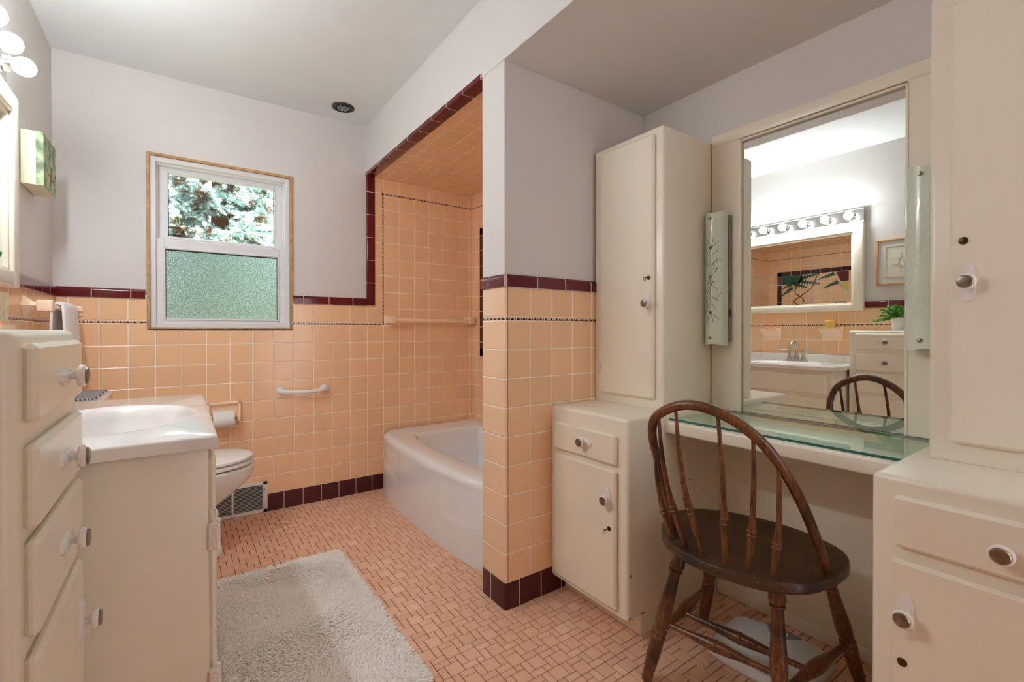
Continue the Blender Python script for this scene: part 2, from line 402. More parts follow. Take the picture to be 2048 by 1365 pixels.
# floor: mosaic of squares, bricks and small tiles over brown grout
def build_floor():
    U = .0250; jt = .00105; hgt = .0022; be = .0011
    pat = [  # (x, y, w, h) in cells of a 6x6 repeat
        (5, 5, 2, 2), (4, 2, 2, 2), (1, 3, 2, 2), (2, 0, 2, 2),
        (1, 0, 1, 2), (4, 0, 1, 2), (5, 1, 2, 1), (0, 2, 2, 1), (3, 2, 1, 2), (2, 2, 1, 1),
        (0, 3, 1, 2), (3, 4, 2, 1), (5, 4, 1, 1), (1, 5, 2, 1), (3, 5, 2, 1)]
    ox, oy = 1.8685, -1.6707
    vs, fs, mi = [], [], []
    x_lo, x_hi, y_lo, y_hi = XL, XR, -3.7, 0.0
    vs += [(XL - .1, YN, 0), (2.80, YN, 0), (2.80, .12, 0), (XL - .1, .12, 0), (XL - .1, YN, -.1), (2.80, YN, -.1), (2.80, .12, -.1), (XL - .1, .12, -.1)]
    fs += [(0, 1, 2, 3), (7, 6, 5, 4), (4, 5, 1, 0), (5, 6, 2, 1), (6, 7, 3, 2), (7, 4, 0, 3)]; mi += [0] * 6
    for i in range(-14, 8):
        for j in range(-15, 14):
            for (a, b_, w, h) in pat:
                x0 = ox + (i * 6 + a) * U + jt; x1 = ox + (i * 6 + a + w) * U - jt
                y0 = oy + (j * 6 + b_) * U + jt; y1 = oy + (j * 6 + b_ + h) * U - jt
                x0 = max(x0, x_lo); x1 = min(x1, x_hi); y0 = max(y0, y_lo); y1 = min(y1, y_hi)
                if x1 - x0 < .006 or y1 - y0 < .006: continue
                k = len(vs)
                vs += [(x0, y0, .0002), (x1, y0, .0002), (x1, y1, .0002), (x0, y1, .0002), (x0 + be, y0 + be, hgt), (x1 - be, y0 + be, hgt), (x1 - be, y1 - be, hgt), (x0 + be, y1 - be, hgt)]
                fs += [(k + 4, k + 5, k + 6, k + 7), (k, k + 1, k + 5, k + 4), (k + 1, k + 2, k + 6, k + 5), (k + 2, k + 3, k + 7, k + 6), (k + 3, k, k + 4, k + 7)]; mi += [1] * 5
    me = bpy.data.meshes.new('floor'); me.from_pydata(vs, [], fs); me.materials.append(m_grout); me.materials.append(m_mosaic)
    me.polygons.foreach_set('material_index', mi); me.update()
    o = bpy.data.objects.new('floor', me); COL.objects.link(o); o['kind'] = 'structure'
build_floor()

bm = bmesh.new(); box(bm, XL - .12, XH + .01, YN, .15, ZC, ZC + .12); struct('ceiling', bm, m_ceil)
bm = bmesh.new(); DX0, DX1 = 1.78, 2.62       # unseen doorway added behind the camera, lets sky light in to lift the shadows
box(bm, XL - .12, DX0, -3.97, -3.87, 0, ZC); box(bm, DX1, XR + .15, -3.97, -3.87, 0, ZC); box(bm, DX0, DX1, -3.97, -3.87, 2.04, ZC)
box(bm, XL - .05, DX0 - .06, -3.875, -3.862, .0, 1.2145, 0, 1, 1); struct('wall_near', bm, [m_wall, m_far])

# far wall: paint above, tile below, window opening
WX0, WX1, WZ0, WZ1 = .717, 1.398, 1.062, 1.966
bm = bmesh.new()
def far(x0, x1, z0, z1, mat, y0=0.0, y1=.15, b=0): box(bm, x0, x1, y0, y1, z0, z1, b, 1, mat)
PY = .008
far(XL - .12, WX0, 1.24, ZC + .02, 0, PY, .15, 0); far(WX1, XH + .03, 1.24, ZC + .02, 0, PY, .15, 0)
far(WX0, WX1, WZ1, ZC + .02, 0, PY, .15, 0)
for x0, x1 in ((XL - .12, WX0 - .0), (WX1 + .0, 1.8975)):
    far(x0, x1, .1025, 1.0875, 1); far(x0, x1, 1.0875, 1.1025, 3); far(x0, x1, 1.1025, 1.2145, 2)
far(WX0, WX1, .1025, 1.053, 1)
far(1.8975, 1.943, .1025, 2.065, 1)
far(1.943, 1.957, .1025, 1.0875, 1, b=0); far(1.943, 1.957, 1.0875, 1.969, 5, b=0)
far(1.957, XR + .1, .1025, 1.9545, 1, b=0); far(1.943, XR + .1, 1.9545, 1.969, 4, b=0); far(1.943, XR + .1, 1.969, 2.065, 1, b=0)
far(1.8975, 1.943, 1.0875, 1.1025, 3, -.0003, .01, 0)
struct('wall_far', bm, [m_wall, m_far, m_far_band, m_lin_far, m_lin_top, m_lin_v])
bm = bmesh.new(); box(bm, 1.262, 2.0, -.001, .15, 0, .1025, .001, 1); box(bm, XL - .1, 1.262, -.001, .15, 0, .1025, .001, 1)
struct('baseboard_far', bm, m_base_x)

def cap(bm, a, b_, axis, face, z0, z1, sgn, mat=0, roundend=None):
    """bullnose cap strip from a to b_ along axis ('x','y'), standing proud of 'face' towards sgn"""
    th = .010; n = 6; h = z1 - z0; r = .014
    poly = [(0, z0), (th, z0), (th, z1 - r)]
    for i in range(1, n + 1):
        an = math.pi / 2 * i / n; poly.append((th - r * .8 * (1 - math.cos(an)), z1 - r + r * math.sin(an)))
    poly += [(-.006, z1)]; poly += [(-.006, z0)]
    P = (lambda u, v, d: (d, face + sgn * u, v)) if axis == 'x' else (lambda u, v, d: (face + sgn * u, d, v))
    prism(bm, poly, P, a, b_, mat)
bm = bmesh.new(); cap(bm, XL + .003, WX0 - .008, 'x', .003, 1.2145, 1.262, -1); fix(bm); struct('trim_1', bm, m_cap_xl)
bm = bmesh.new(); cap(bm, WX1 + .006, 1.8465, 'x', .003, 1.2145, 1.262, -1); fix(bm); struct('trim_2', bm, m_cap_x)
bm = bmesh.new()
bbox_edges(bm, 1.8435, 1.8975, -.007, .02, 1.2145, 2.058, lambda m_, d: abs(d.z) > .9 and m_.y < 0, .006, 4); struct('trim_3', bm, m_cap_z)
bm = bmesh.new()
box(bm, XH - .004, 1.8935, YA, -.004, ZA - .0035, ZA + .02, .003, 3); struct('trim_4', bm, m_cap_h)

# left wall
bm = bmesh.new()
box(bm, XL - .12, XL - .008, YN, .15, 0, ZC + .02, 0, 1, 0)
box(bm, XL - .05, XL, YN + .6, .0, .1025, 1.0875, .001, 1, 1); box(bm, XL - .05, XL, YN + .6, .0, 1.0875, 1.1025, 0, 1, 3)
box(bm, XL - .05, XL, YN + .6, .0, 1.1025, 1.2145, .001, 1, 2)
struct('wall_left', bm, [m_wall, m_leftw, m_left_band, m_lin_left])
bm = bmesh.new(); cap(bm, YN + .6, -.006, 'y', XL - .003, 1.2145, 1.262, 1); fix(bm); struct('trim_5', bm, m_cap_y)
bm = bmesh.new(); box(bm, XL - .05, XL + .001, YN + .6, 0, 0, .1025, .001, 1); struct('baseboard_left', bm, m_base_y)

# right wall: tiled behind the tub, painted behind the dressing table
bm = bmesh.new()
box(bm, XR, XR + .15, YA - .08, .15, .0, 1.9545, 0, 1, 1); box(bm, XR, XR + .15, YA - .08, .15, 1.9545, 1.969, 0, 1, 2); box(bm, XR, XR + .15, YA - .08, .15, 1.969, 2.08, 0, 1, 1)
box(bm, XR, XR + .15, YN, YA - .08, 0, 2.08, 0, 1, 0)
struct('wall_right', bm, [m_wall, m_back, m_lin_topy])
# header over the tub and the dressing alcove
bm = bmesh.new()
box(bm, XH, XR + .15, YN, .15, 2.068, ZC + .02, 0, 1, 0); box(bm, XH, XR + .15, YN, YP + .006, 2.060, 2.068, 0, 1, 0); box(bm, XH, 1.90, YP + .006, .15, 2.060, 2.068, 0, 1, 0)
box(bm, 1.8935, XR + .15, YA - .02, .15, ZA, 2.068, 0, 1, 1)
struct('wall_header', bm, [m_wall, m_ceilt])
# pier between tub and dressing table
bm = bmesh.new()
box(bm, XH + .003, XR + .1, YP + .007, YA, 0, 2.062, .0015, 1, 0)
rs = lambda m_, d: abs(d.z) > .9 and m_.x < 1.9
def pier_band(z0, z1, mf, ml):
    box(bm, 1.850, 2.3275, YP, YA - .01, z0, z1, 0, 1, mf)
    n0 = set(bm.faces)
    bbox_edges(bm, XH, 1.852, YP, YA, z0, z1, lambda m_, d: abs(d.z) > .9 and m_.x < XH + .001, .011, 5, ml)
pier_band(.1025, 1.0875, 1, 2); pier_band(1.1025, 1.2145, 3, 4)
pier_band(1.0875, 1.1025, 5, 6)
box(bm, XR - .3, XR + .1, YP + .004, YA, .1, 1.2, 0, 1, 0)
box(bm, XH + .02, XR + .1, YA - .01, YA + .0005, .1, 2.062, 0, 1, 7)
struct('wall_pier', bm, [m_wall, m_pier, m_pierL, m_pier_band, m_pierL_band, m_lin_far, m_lin_left, m_far])
bm = bmesh.new(); cap(bm, XH + .012, 2.3285, 'x', YP + .004, 1.2145, 1.262, -1); fix(bm); struct('trim_6', bm, m_cap_p)
bm = bmesh.new(); cap(bm, YP - .002, YA + .002, 'y', XH + .004, 1.2145, 1.262, -1); fix(bm); struct('trim_7', bm, m_cap_pl)
bm = bmesh.new(); box(bm, 1.8465, 2.16, YP - .001, YA, 0, .1025, .001, 1); struct('baseboard_pier', bm, m_base_p)
bm = bmesh.new(); bbox_edges(bm, XH - .001, 1.848, YP - .001, YA, 0, .1025, lambda m_, d: abs(d.z) > .9 and m_.x < XH, .009, 4); struct('trim_8', bm, m_base_pl)

# ------------------------------------------------------------------ window
def ring(bm, x0, x1, z0, z1, w, y0, y1, b=.002, mat=0, wt=None, wb=None):
    wt = wt or w; wb = wb or w
    box(bm, x0, x0 + w, y0, y1, z0, z1, b, 1, mat); box(bm, x1 - w, x1, y0, y1, z0, z1, b, 1, mat)
    box(bm, x0 + w, x1 - w, y0, y1, z1 - wt, z1, b, 1, mat); box(bm, x0 + w, x1 - w, y0, y1, z0, z0 + wb, b, 1, mat)
bm = bmesh.new()
ring(bm, WX0 - .002, WX1 + .002, WZ0 - .002, WZ1 + .002, .013, -.004, .03, .001, 1, wb=.006)
ring(bm, WX0 + .01, WX1 - .01, WZ0 + .004, WZ1 - .01, .026, .012, .12, .003, 0)
ring(bm, WX0 + .034, WX1 - .034, WZ0 + .028, WZ1 - .034, .010, .045, .12, .002, 0)
box(bm, WX0 - .02, WX1 + .02, .12, .17, WZ0 - .03, WZ0 + .01, .002, 1, 0)
win = struct('window_1', bm, [m_vinyl, m_tan])
bm = bmesh.new(); ring(bm, .757, 1.360, 1.512, 1.938, .045, .075, .105, .003, 0); ring(bm, .797, 1.320, 1.545, 1.903, .006, .070, .1, .001, 0)
us = obj('upper_sash', bm, m_vinyl, win)
bm = bmesh.new(); box(bm, .800, 1.318, .086, .090, 1.546, 1.902); obj('glass', bm, m_pane, us)
bm = bmesh.new(); ring(bm, .8025, 1.3145, 1.5505, 1.8975, .004, .083, .087, 0); obj('gasket', bm, m_dark, us)
bm = bmesh.new(); ring(bm, .745, 1.372, 1.078, 1.535, .040, .030, .062, .003, 0, wt=.046, wb=.030); ring(bm, .781, 1.334, 1.106, 1.492, .011, .024, .06, .003, 0)
ls = obj('lower_sash', bm, m_vinyl, win)
bm = bmesh.new(); box(bm, .789, 1.326, .042, .047, 1.112, 1.487); obj('glass', bm, m_obscure, ls)
bm = bmesh.new(); ring(bm, .7915, 1.3235, 1.1145, 1.4815, .003, .039, .0425, 0, wt=.005); obj('gasket', bm, m_dark, ls)

# ------------------------------------------------------------------ garden outside
bm = bmesh.new(); box(bm, -8, 12, .6, 16, -1.3, -1.2); o = struct('ground', bm, m_lawn); 
bm = bmesh.new(); Rn = random.Random(4)
for k in range(5200):
    p = Vector((Rn.uniform(-2.5, 6.5), 5.2 + Rn.uniform(0, .5), -1.2 + Rn.uniform(0, 1) ** .8 * 2.75)); a = Rn.random() * 6.28; w = Rn.uniform(.04, .08)
    d1 = Vector((math.cos(a), Rn.uniform(-.5, .5), math.sin(a))) * w; d2 = Vector((-math.sin(a), Rn.uniform(-.5, .5), math.cos(a))) * w
    bm.faces.new([bm.verts.new(p + d1), bm.verts.new(p + d2), bm.verts.new(p - d1), bm.verts.new(p - d2)])
hd = obj('hedge', bm, simple('hedge_green', (60, 66, 36), .7, var=.4, vscale=9), smooth=False); tag(hd, 'clipped green hedge across the garden, blurred behind the obscure glass', 'hedge'); hd['kind'] = 'stuff'
def spruce(cx, cy, label, seed, h0, h1, base_r):
    R = random.Random(seed); t = thing('spruce_tree', label, 'tree', (cx, cy, -1.2))
    bm = bmesh.new(); tube(bm, [(cx, cy, -1.2), (cx + .03, cy, 1.5), (cx, cy, h1 + .6)], [.14, .1, .02], 10)
    verts, faces = [], []
    def tri(a, b_, c):
        k = len(verts); verts.extend((a, b_, c)); faces.append((k, k + 1, k + 2))
    def tuft(p, d, L, n=26):
        nn, bb = frame_at(d)
        for _ in range(n):
            s = R.random(); q = p + d * (L * s); a = R.random() * 2 * PI
            e = (nn * math.cos(a) + bb * math.sin(a)) * .9 + d * .7
            e.normalize(); sd = d.cross(e).normalized() * .0034; ln = .028 * (1.1 - .4 * s)
            tri(tuple(q - sd), tuple(q + sd), tuple(q + e * ln))
    z = h0
    while z < h1:
        r = base_r * (1 - (z - h0) / (h1 - h0 + 1.2)); nb = 9
        a0 = R.random() * 2 * PI
        for k in range(nb):
            a = a0 + 2 * PI * k / nb + R.uniform(-.25, .25)
            if math.sin(a) > .75: continue
            L = r * R.uniform(.75, 1.1); dr = Vector((math.cos(a), math.sin(a), 0))
            base = Vector((cx, cy, z)); pts = []
            for s in (0, .25, .5, .75, 1):
                pts.append(base + dr * L * s + Vector((0, 0, -.28 * L * math.sin(s * PI * .8) + .10 * L * s * s)))
            cv = spline(pts, 4); tube(bm, cv, [.017 * (1 - .8 * i / len(cv)) for i in range(len(cv))], 5)
            side = dr.cross(Vector((0, 0, 1)))
            for i in range(3, len(cv)):
                f = i / (len(cv) - 1)
                for sg in (-1, 1):
                    for rep in range(2):
                        l2 = L * .34 * (1.15 - f) * R.uniform(.7, 1.2) + .05
                        d2 = (dr * R.uniform(.5, .9) + side * sg * R.uniform(.5, 1) + Vector((0, 0, R.uniform(-.35, .1)))).normalized()
                        st = cv[i]; tube(bm, [st, st + d2 * l2], [.004, .002], 4)
                        u = 0.0
                        while u < l2:
                            tuft(st + d2 * u, d2, .05, 22)
                            if R.random() < .8:
                                d3 = (d2 + side * R.uniform(-.8, .8) + Vector((0, 0, R.uniform(-.6, .1)))).normalized()
                                tuft(st + d2 * u, d3, .075, 26)
                            u += .05
                tuft(cv[i], dr, .05, 22)
        z += R.uniform(.13, .19)
    obj('trunk', bm, m_bark, t)
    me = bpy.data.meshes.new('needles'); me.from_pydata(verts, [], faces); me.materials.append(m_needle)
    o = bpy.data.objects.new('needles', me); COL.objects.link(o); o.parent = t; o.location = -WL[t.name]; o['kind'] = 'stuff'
    return t
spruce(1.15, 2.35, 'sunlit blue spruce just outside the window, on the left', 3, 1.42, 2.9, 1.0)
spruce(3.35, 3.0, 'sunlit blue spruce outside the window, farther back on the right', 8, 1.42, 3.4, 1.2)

# ------------------------------------------------------------------ hardware
def knob(parent, p, ax, plate='v', proud=True):
    """porcelain ring knob with nickel cap on a long backplate; p on the door face, ax = outward x sign"""
    x, y, z = p
    if plate:
        L, W = .043, .0125
        bm = bmesh.new()
        prof = []
        for a, b_ in ((W, L - .016), (W * .82, L - .014), (W * .78, L - .008), (W * .45, L - .001), (0, L)): prof.append((a, b_))
        full = prof + [(-a, b_) for a, b_ in prof[-2::-1]]; full = full + [(-a, -b_) for a, b_ in full[1:-1]] if False else full + [(a, -b_) for a, b_ in full[::-1]]
        if plate == 'v': P = lambda a, b_, d: (x + ax * d * 1.5, y + a, z + b_)
        else: P = lambda a, b_, d: (x + ax * d * 1.5, y + b_, z + a)
        prism(bm, full, P, -.0005, .003); inner = [(a * .7, b_ * .86) for a, b_ in full]; prism(bm, inner, P, .003, .0042)
        fix(bm); obj('backplate', bm, m_plate, parent)
    bm = bmesh.new(); A = (ax, 0, 0)
    lathe(bm, [(.0085, 0), (.0085, .003), (.006, .005), (.0055, .010), (.0075, .014), (.009, .0165)], (x, y, z), A, 18, 0)
    lathe(bm, [(.009, .0155), (.0155, .0165), (.0185, .0195), (.0185, .0235), (.0155, .0265), (.012, .027)], (x, y, z), A, 24, 1)
    lathe(bm, [(.0135, .0255), (.0142, .0285), (.0128, .0305), (.008, .0315), (.0005, .0318)], (x, y, z), A, 24, 2)
    fix(bm); o = obj('knob', bm, [m_chrome, m_porc, m_nickel], parent); return o
def hinge(parent, x, y, z, ax=-1):
    bm = bmesh.new()
    prism(bm, rrect(y - .010, y + .001, z - .024, z + .024, .003), lambda a, b_, d: (x + ax * d, a, b_), 0, .003)
    tube(bm, [(x + ax * .003, y + .001, z - .024), (x + ax * .003, y + .001, z + .024)], .0032, 8)
    for dz in (-.017, .017): lathe(bm, [(.0028, 0), (.0028, .0012), (.0004, .002)], (x + ax * .0018, y - .0045, z + dz), (ax, 0, 0), 8)
    fix(bm); return obj('hinge', bm, m_hinge, parent)
def lock(parent, x, y, z, ax=-1, key=False):
    bm = bmesh.new(); lathe(bm, [(.0085, 0), (.0085, .0015), (.007, .0025), (.001, .0025)], (x, y, z), (ax, 0, 0), 16)
    box(bm, x + ax * .0024, x + ax * .003, y - .001, y + .001, z - .004, z + .004)
    o = obj('lock', bm, m_brass, parent)
    if key:
        bm = bmesh.new(); tube(bm, [(x, y, z), (x + ax * .022, y + .002, z - .001)], .0016, 8)
        tube(bm, [(x + ax * .022 + ax * .006 * math.cos(a), y + .002, z - .001 + .006 * math.sin(a) - .004) for a in [i * PI / 6 for i in range(12)]], .0011, 6, closed=True)
        obj('key', bm, m_brass, parent)
    return o
def door(parent, name, x, y0, y1, z0, z1, th=.016, ax=-1, mat=None):
    """lipped overlay front with a chamfered edge, face at x"""
    bm = bmesh.new(); b_ = x - ax * th
    box(bm, x, b_, y0, y1, z0, z1, .0065, 1); return obj(name, bm, mat or m_cream, parent)

# ------------------------------------------------------------------ dressing table wall (right)
MG = 2.630                                   # mirror surface
# left base cabinet
c = thing('base_cabinet', 'cream low cabinet with one drawer and one door beside the tiled pier', 'cabinet', (2.35, -1.79, 0))
bm = bmesh.new()
bbox_edges(bm, 2.066, XR - .001, -1.981, -1.5945, .075, .752, lambda m_, d: (m_.x < 2.07 and m_.y > -1.99 and (abs(d.y) > .9 and m_.z > .5)) or (abs(d.z) > .9 and m_.x < 2.07 and m_.y < -1.9) or (abs(d.x) > .9 and m_.z > .5 and m_.y < -1.9), .013, 5)
obj('body', bm, m_chip, c)
bm = bmesh.new(); box(bm, 2.135, XR - .001, -1.979, -1.5945, .0022, .0755, .001, 1); obj('kick_base', bm, m_chip, c)
d = door(c, 'drawer', 2.050, -1.941, -1.621, .588, .693); knob(d, (2.050, -1.790, .645), -1, 'h')
d = door(c, 'door', 2.050, -1.941, -1.621, .094, .570); knob(d, (2.050, -1.9085, .468), -1, 'v'); lock(d, 2.050, -1.9133, .369, key=True)
hinge(d, 2.065, -1.613, .502); hinge(d, 2.065, -1.613, .205)
# left tall cabinet
c = thing('wall_cabinet', 'tall cream cabinet with one narrow door standing on the low cabinet by the pier', 'cabinet', (2.47, -1.77, .7525))
bm = bmesh.new(); bbox_edges(bm, 2.312, XR - .001, -1.939, -1.5945, .7525, 1.815, lambda m_, d: (m_.x < 2.32 and abs(d.z) > .9 and m_.y < -1.8) or (m_.z > 1.8 and m_.x < 2.32) or (m_.z > 1.8 and m_.y < -1.9), .010, 4); obj('body', bm, m_cream, c)
d = door(c, 'door', 2.296, -1.905, -1.634, .790, 1.790); knob(d, (2.296, -1.8835, 1.1525), -1, 'v'); lock(d, 2.296, -1.8857, 1.249, key=True)
hinge(d, 2.311, -1.626, 1.682); hinge(d, 2.311, -1.626, .895)
# right base cabinet
c = thing('base_cabinet', 'cream low cabinet at the right edge with a wide drawer above a door', 'cabinet', (2.35, -2.88, 0))
bm = bmesh.new(); bbox_edges(bm, 2.066, XR - .001, -3.10, -2.652, .075, .745, lambda m_, d: (m_.x < 2.07 and abs(d.z) > .9 and m_.y > -2.7) or (m_.z > .7 and m_.x < 2.07) or (m_.z > .7 and m_.y > -2.7), .013, 5); obj('body', bm, m_cream, c)
bm = bmesh.new(); box(bm, 2.135, XR - .001, -3.10, -2.654, .0022, .0755, .001, 1); obj('kick_base', bm, m_cream, c)
d = door(c, 'drawer', 2.050, -3.03, -2.693, .604, .709); knob(d, (2.050, -2.852, .652), -1, None)
d = door(c, 'door', 2.050, -3.03, -2.6885, .094, .578); knob(d, (2.050, -2.7156, .470), -1, 'v'); lock(d, 2.050, -2.7096, .372)
# right tall cabinet
c = thing('wall_cabinet', 'tall cream cabinet at the right edge with brass lock and oval nickel knob', 'cabinet', (2.47, -2.88, .7455))
bm = bmesh.new(); bbox_edges(bm, 2.312, XR - .001, -3.10, -2.690, .7455, 1.838, lambda m_, d: (m_.x < 2.32 and abs(d.z) > .9 and m_.y > -2.7) or (m_.z > 1.8 and m_.x < 2.32) or (m_.z > 1.8 and m_.y > -2.7), .010, 4); obj('body', bm, m_cream, c)
d = door(c, 'door', 2.296, -3.05, -2.728, .790, 1.797); knob(d, (2.296, -2.7600, 1.157), -1, 'v'); lock(d, 2.296, -2.7528, 1.251)

# desk between them
c = thing('dressing_table', 'cream built-in dressing table top spanning between the two low cabinets', 'dressing table', (2.45, -2.31, .684))
bm = bmesh.new(); bbox_edges(bm, 2.262, XR - .001, -2.6515, -1.9815, .6840, .7250, lambda m_, d: m_.x < 2.27 and abs(d.y) > .9, .006, 3); obj('top', bm, m_cream, c)
bm = bmesh.new(); box(bm, 2.615, XR - .001, -2.6515, -1.9815, .003, .6835, 0, 1); box(bm, 2.603, 2.616, -2.6515, -1.9815, .003, .045, .003, 2); obj('back_panel', bm, m_cream, c)
bm = bmesh.new(); box(bm, 2.292, 2.6165, -2.6895, -1.9435, .7256, .7330, .0008, 1, 0)
for f in bm.faces:
    if f.calc_center_median().x < 2.2935 or f.calc_center_median().x > 2.6155: f.material_index = 1
o = obj('desk_glass', bm, [m_glass, m_gedge]); tag(o, 'sheet of plate glass with teal edge lying on the dressing table', 'glass top')

# mirror panel
c = thing('vanity_mirror', 'large mirror in a cream painted surround above the dressing table', 'mirror', (2.62, -2.31, .734))
bm = bmesh.new()
box(bm, 2.620, XR - .001, -2.062, -1.9435, .7335, 1.792, .001, 1); box(bm, 2.620, XR - .001, -2.6895, -2.570, .7335, 1.792, .001, 1)
box(bm, 2.618, XR - .001, -2.6895, -1.9435, 1.792, 1.836, .002, 2)
for y0, y1 in ((-2.066, -2.059), (-2.573, -2.566)): box(bm, 2.617, 2.63, y0, y1, .7335, 1.787, .001, 1)
box(bm, 2.617, 2.632, -2.571, -2.061, 1.780, 1.787, .001, 1)
obj('surround', bm, m_cream, c)
bm = bmesh.new(); box(bm, MG, MG + .004, -2.5655, -2.0665, .7345, 1.7735, 0, 1, 0); obj('mirror_glass', bm, [m_mirror], c)
bm = bmesh.new(); ring(bm, 0, 1, 0, 1, .1, 0, 1) ; bm.free()

# etched glass sconces
def sconce(cy, label, dark):
    s = thing('wall_sconce', label, 'wall light', (2.60, cy, .99), 'etched glass sconces beside the vanity mirror')
    bm = bmesh.new(); box(bm, 2.597, 2.6175, cy - .0455, cy - .028, 1.007, 1.502, .001, 1); box(bm, 2.597, 2.6175, cy + .016, cy + .036, 1.007, 1.502, .001, 1); box(bm, 2.607, 2.6175, cy - .045, cy + .030, 1.007, 1.502, .001, 1)
    box(bm, 2.600, 2.613, cy - .0470, cy - .043, 1.105, 1.132, .001, 1, 1)
    obj('backplate', bm, [m_steel, m_black], s)
    # curved shade, wavy edges
    bm = bmesh.new(); n, mrows = 24, 40; R = .0435; cx = 2.597; a0 = math.radians(86)
    def pt(u, v, r):
        wav = .0035 * math.sin(u * 9 + 1.0)
        z = lerp(.994, 1.512, v) + (wav if v > .98 else (-wav if v < .02 else 0))
        an = lerp(-a0, a0, u) * (1 + .015 * math.sin(v * 55))
        return (cx - r * math.cos(an) * 1.22, cy + r * math.sin(an), z)
    F = [[bm.verts.new(pt(i / n, j / mrows, R)) for i in range(n + 1)] for j in range(mrows + 1)]
    Bk = [[bm.verts.new(pt(i / n, j / mrows, R - .004)) for i in range(n + 1)] for j in range(mrows + 1)]
    for j in range(mrows):
        for i in range(n):
            bm.faces.new((F[j][i], F[j][i + 1], F[j + 1][i + 1], F[j + 1][i])); bm.faces.new((Bk[j][i], Bk[j + 1][i], Bk[j + 1][i + 1], Bk[j][i + 1]))
        bm.faces.new((F[j][0], F[j + 1][0], Bk[j + 1][0], Bk[j][0])); bm.faces.new((F[j][n], Bk[j][n], Bk[j + 1][n], F[j + 1][n]))
    for i in range(n):
        bm.faces.new((F[0][i], Bk[0][i], Bk[0][i + 1], F[0][i + 1])); bm.faces.new((F[mrows][i], F[mrows][i + 1], Bk[mrows][i + 1], Bk[mrows][i]))
    fix(bm); sh = obj('glass_shade', bm, m_shade, s)
    # etched flower spray
    bm = bmesh.new()
    def stroke(u0, z0, du, dz, w, mat=0, bend=0.0):
        k = 7; L, Rr = [], []
        for i in range(k):
            f = i / (k - 1); u = u0 + du * f + bend * math.sin(f * PI); z = z0 + dz * f
            ww = w * (1.0 if dark else 1.5) * math.sin(PI * (f * .9 + .05)); ln = math.hypot(du * .12, dz) or 1
            nu, nz = dz / ln, -du * .12 / ln
            for lst, sg in ((L, 1), (Rr, -1)):
                uu = u + sg * nu * ww / .12; zz = z + sg * nz * ww; an = lerp(-a0, a0, uu)
                lst.append(bm.verts.new((cx - (R + .0006) * math.cos(an) * 1.22, cy + (R + .0006) * math.sin(an), zz)))
        for i in range(k - 1):
            f_ = bm.faces.new((L[i], L[i + 1], Rr[i + 1], Rr[i])); f_.material_index = mat
    Rn = random.Random(5); zc = 1.245
    stroke(.5, zc - .12, 0, .25, .0005, 0)
    def ring_(u, z, n_, ru, rz, w):
        for k in range(n_):
            a = 2 * PI * k / n_; stroke(u + .02 * math.cos(a), z + .003 * math.sin(a), ru * math.cos(a), rz * math.sin(a), w, k % 3 == 1, .012)
    ring_(.5, zc, 9, .14, .024, .0016); ring_(.5, zc, 14, .05, .008, .0006)
    for sg in (-1, 1):
        for q in range(8):
            zz = zc + .018 + q * .013 + Rn.uniform(-.003, .003); l_ = .10 + .12 * Rn.random()
            for mir in (1, -1):
                z_ = zc + mir * (zz - zc); stroke(.5 + sg * .01, z_, sg * l_, mir * Rn.uniform(.022, .040), Rn.uniform(.0007, .0013), int(Rn.random() < (.1 if sg > 0 else .35)), sg * Rn.uniform(.02, .06))
        for q in range(3):
            for mir in (1, -1): stroke(.5 + sg * .02, zc + mir * .128, sg * (.06 + .10 * q), mir * (.040 - .006 * q), .0010, q % 2, sg * .02)
        ring_(.5 + sg * .27, zc + sg * .055, 6, .06, .009, .0007); ring_(.5 + sg * .25, zc - sg * .075, 6, .05, .008, .0007)
    for k in range(6): stroke(.44 + .02 * k, zc + .118 + .002 * (k % 2), .0, .016, .0010, 0); stroke(.46 + .015 * k, zc - .118, .0, -.014, .0009, 0)
    obj('etched_flowers', bm, [m_etch if dark else m_etchl, m_etchl], sh, smooth=False)
    for z in (1.021, 1.488):
        bm = bmesh.new(); lathe(bm, [(.0058, 0), (.0062, .003), (.0045, .006), (.001, .007)], (cx - R * 1.22 - .0002, cy, z), (-1, 0, 0), 14); obj('screw', bm, m_nickel, s)
    return s
sconce(-1.984, 'etched frosted glass sconce on the mirror surround beside the tall cabinet by the pier', True)
sconce(-2.6185, 'etched frosted glass sconce on the mirror surround, half hidden by the right-edge tall cabinet', False)

# ------------------------------------------------------------------ windsor chair
FL = Vector((2.093, -2.133, .44)); FR = Vector((2.178, -2.525, .44)); Mc = (FL + FR) / 2
bv = (FR - FL).normalized(); av = Vector((-bv.y, bv.x, 0)); LEAN = math.radians(18)
Lv = -av * math.sin(LEAN) + Vector((0, 0, 1)) * math.cos(LEAN)
def hoop(t_, w_): return Mc + bv * t_ + Lv * w_
ch = thing('windsor_chair', 'dark wooden bow-back chair with turned legs drawn up to the dressing table', 'chair', (2.187, -2.307, .003))
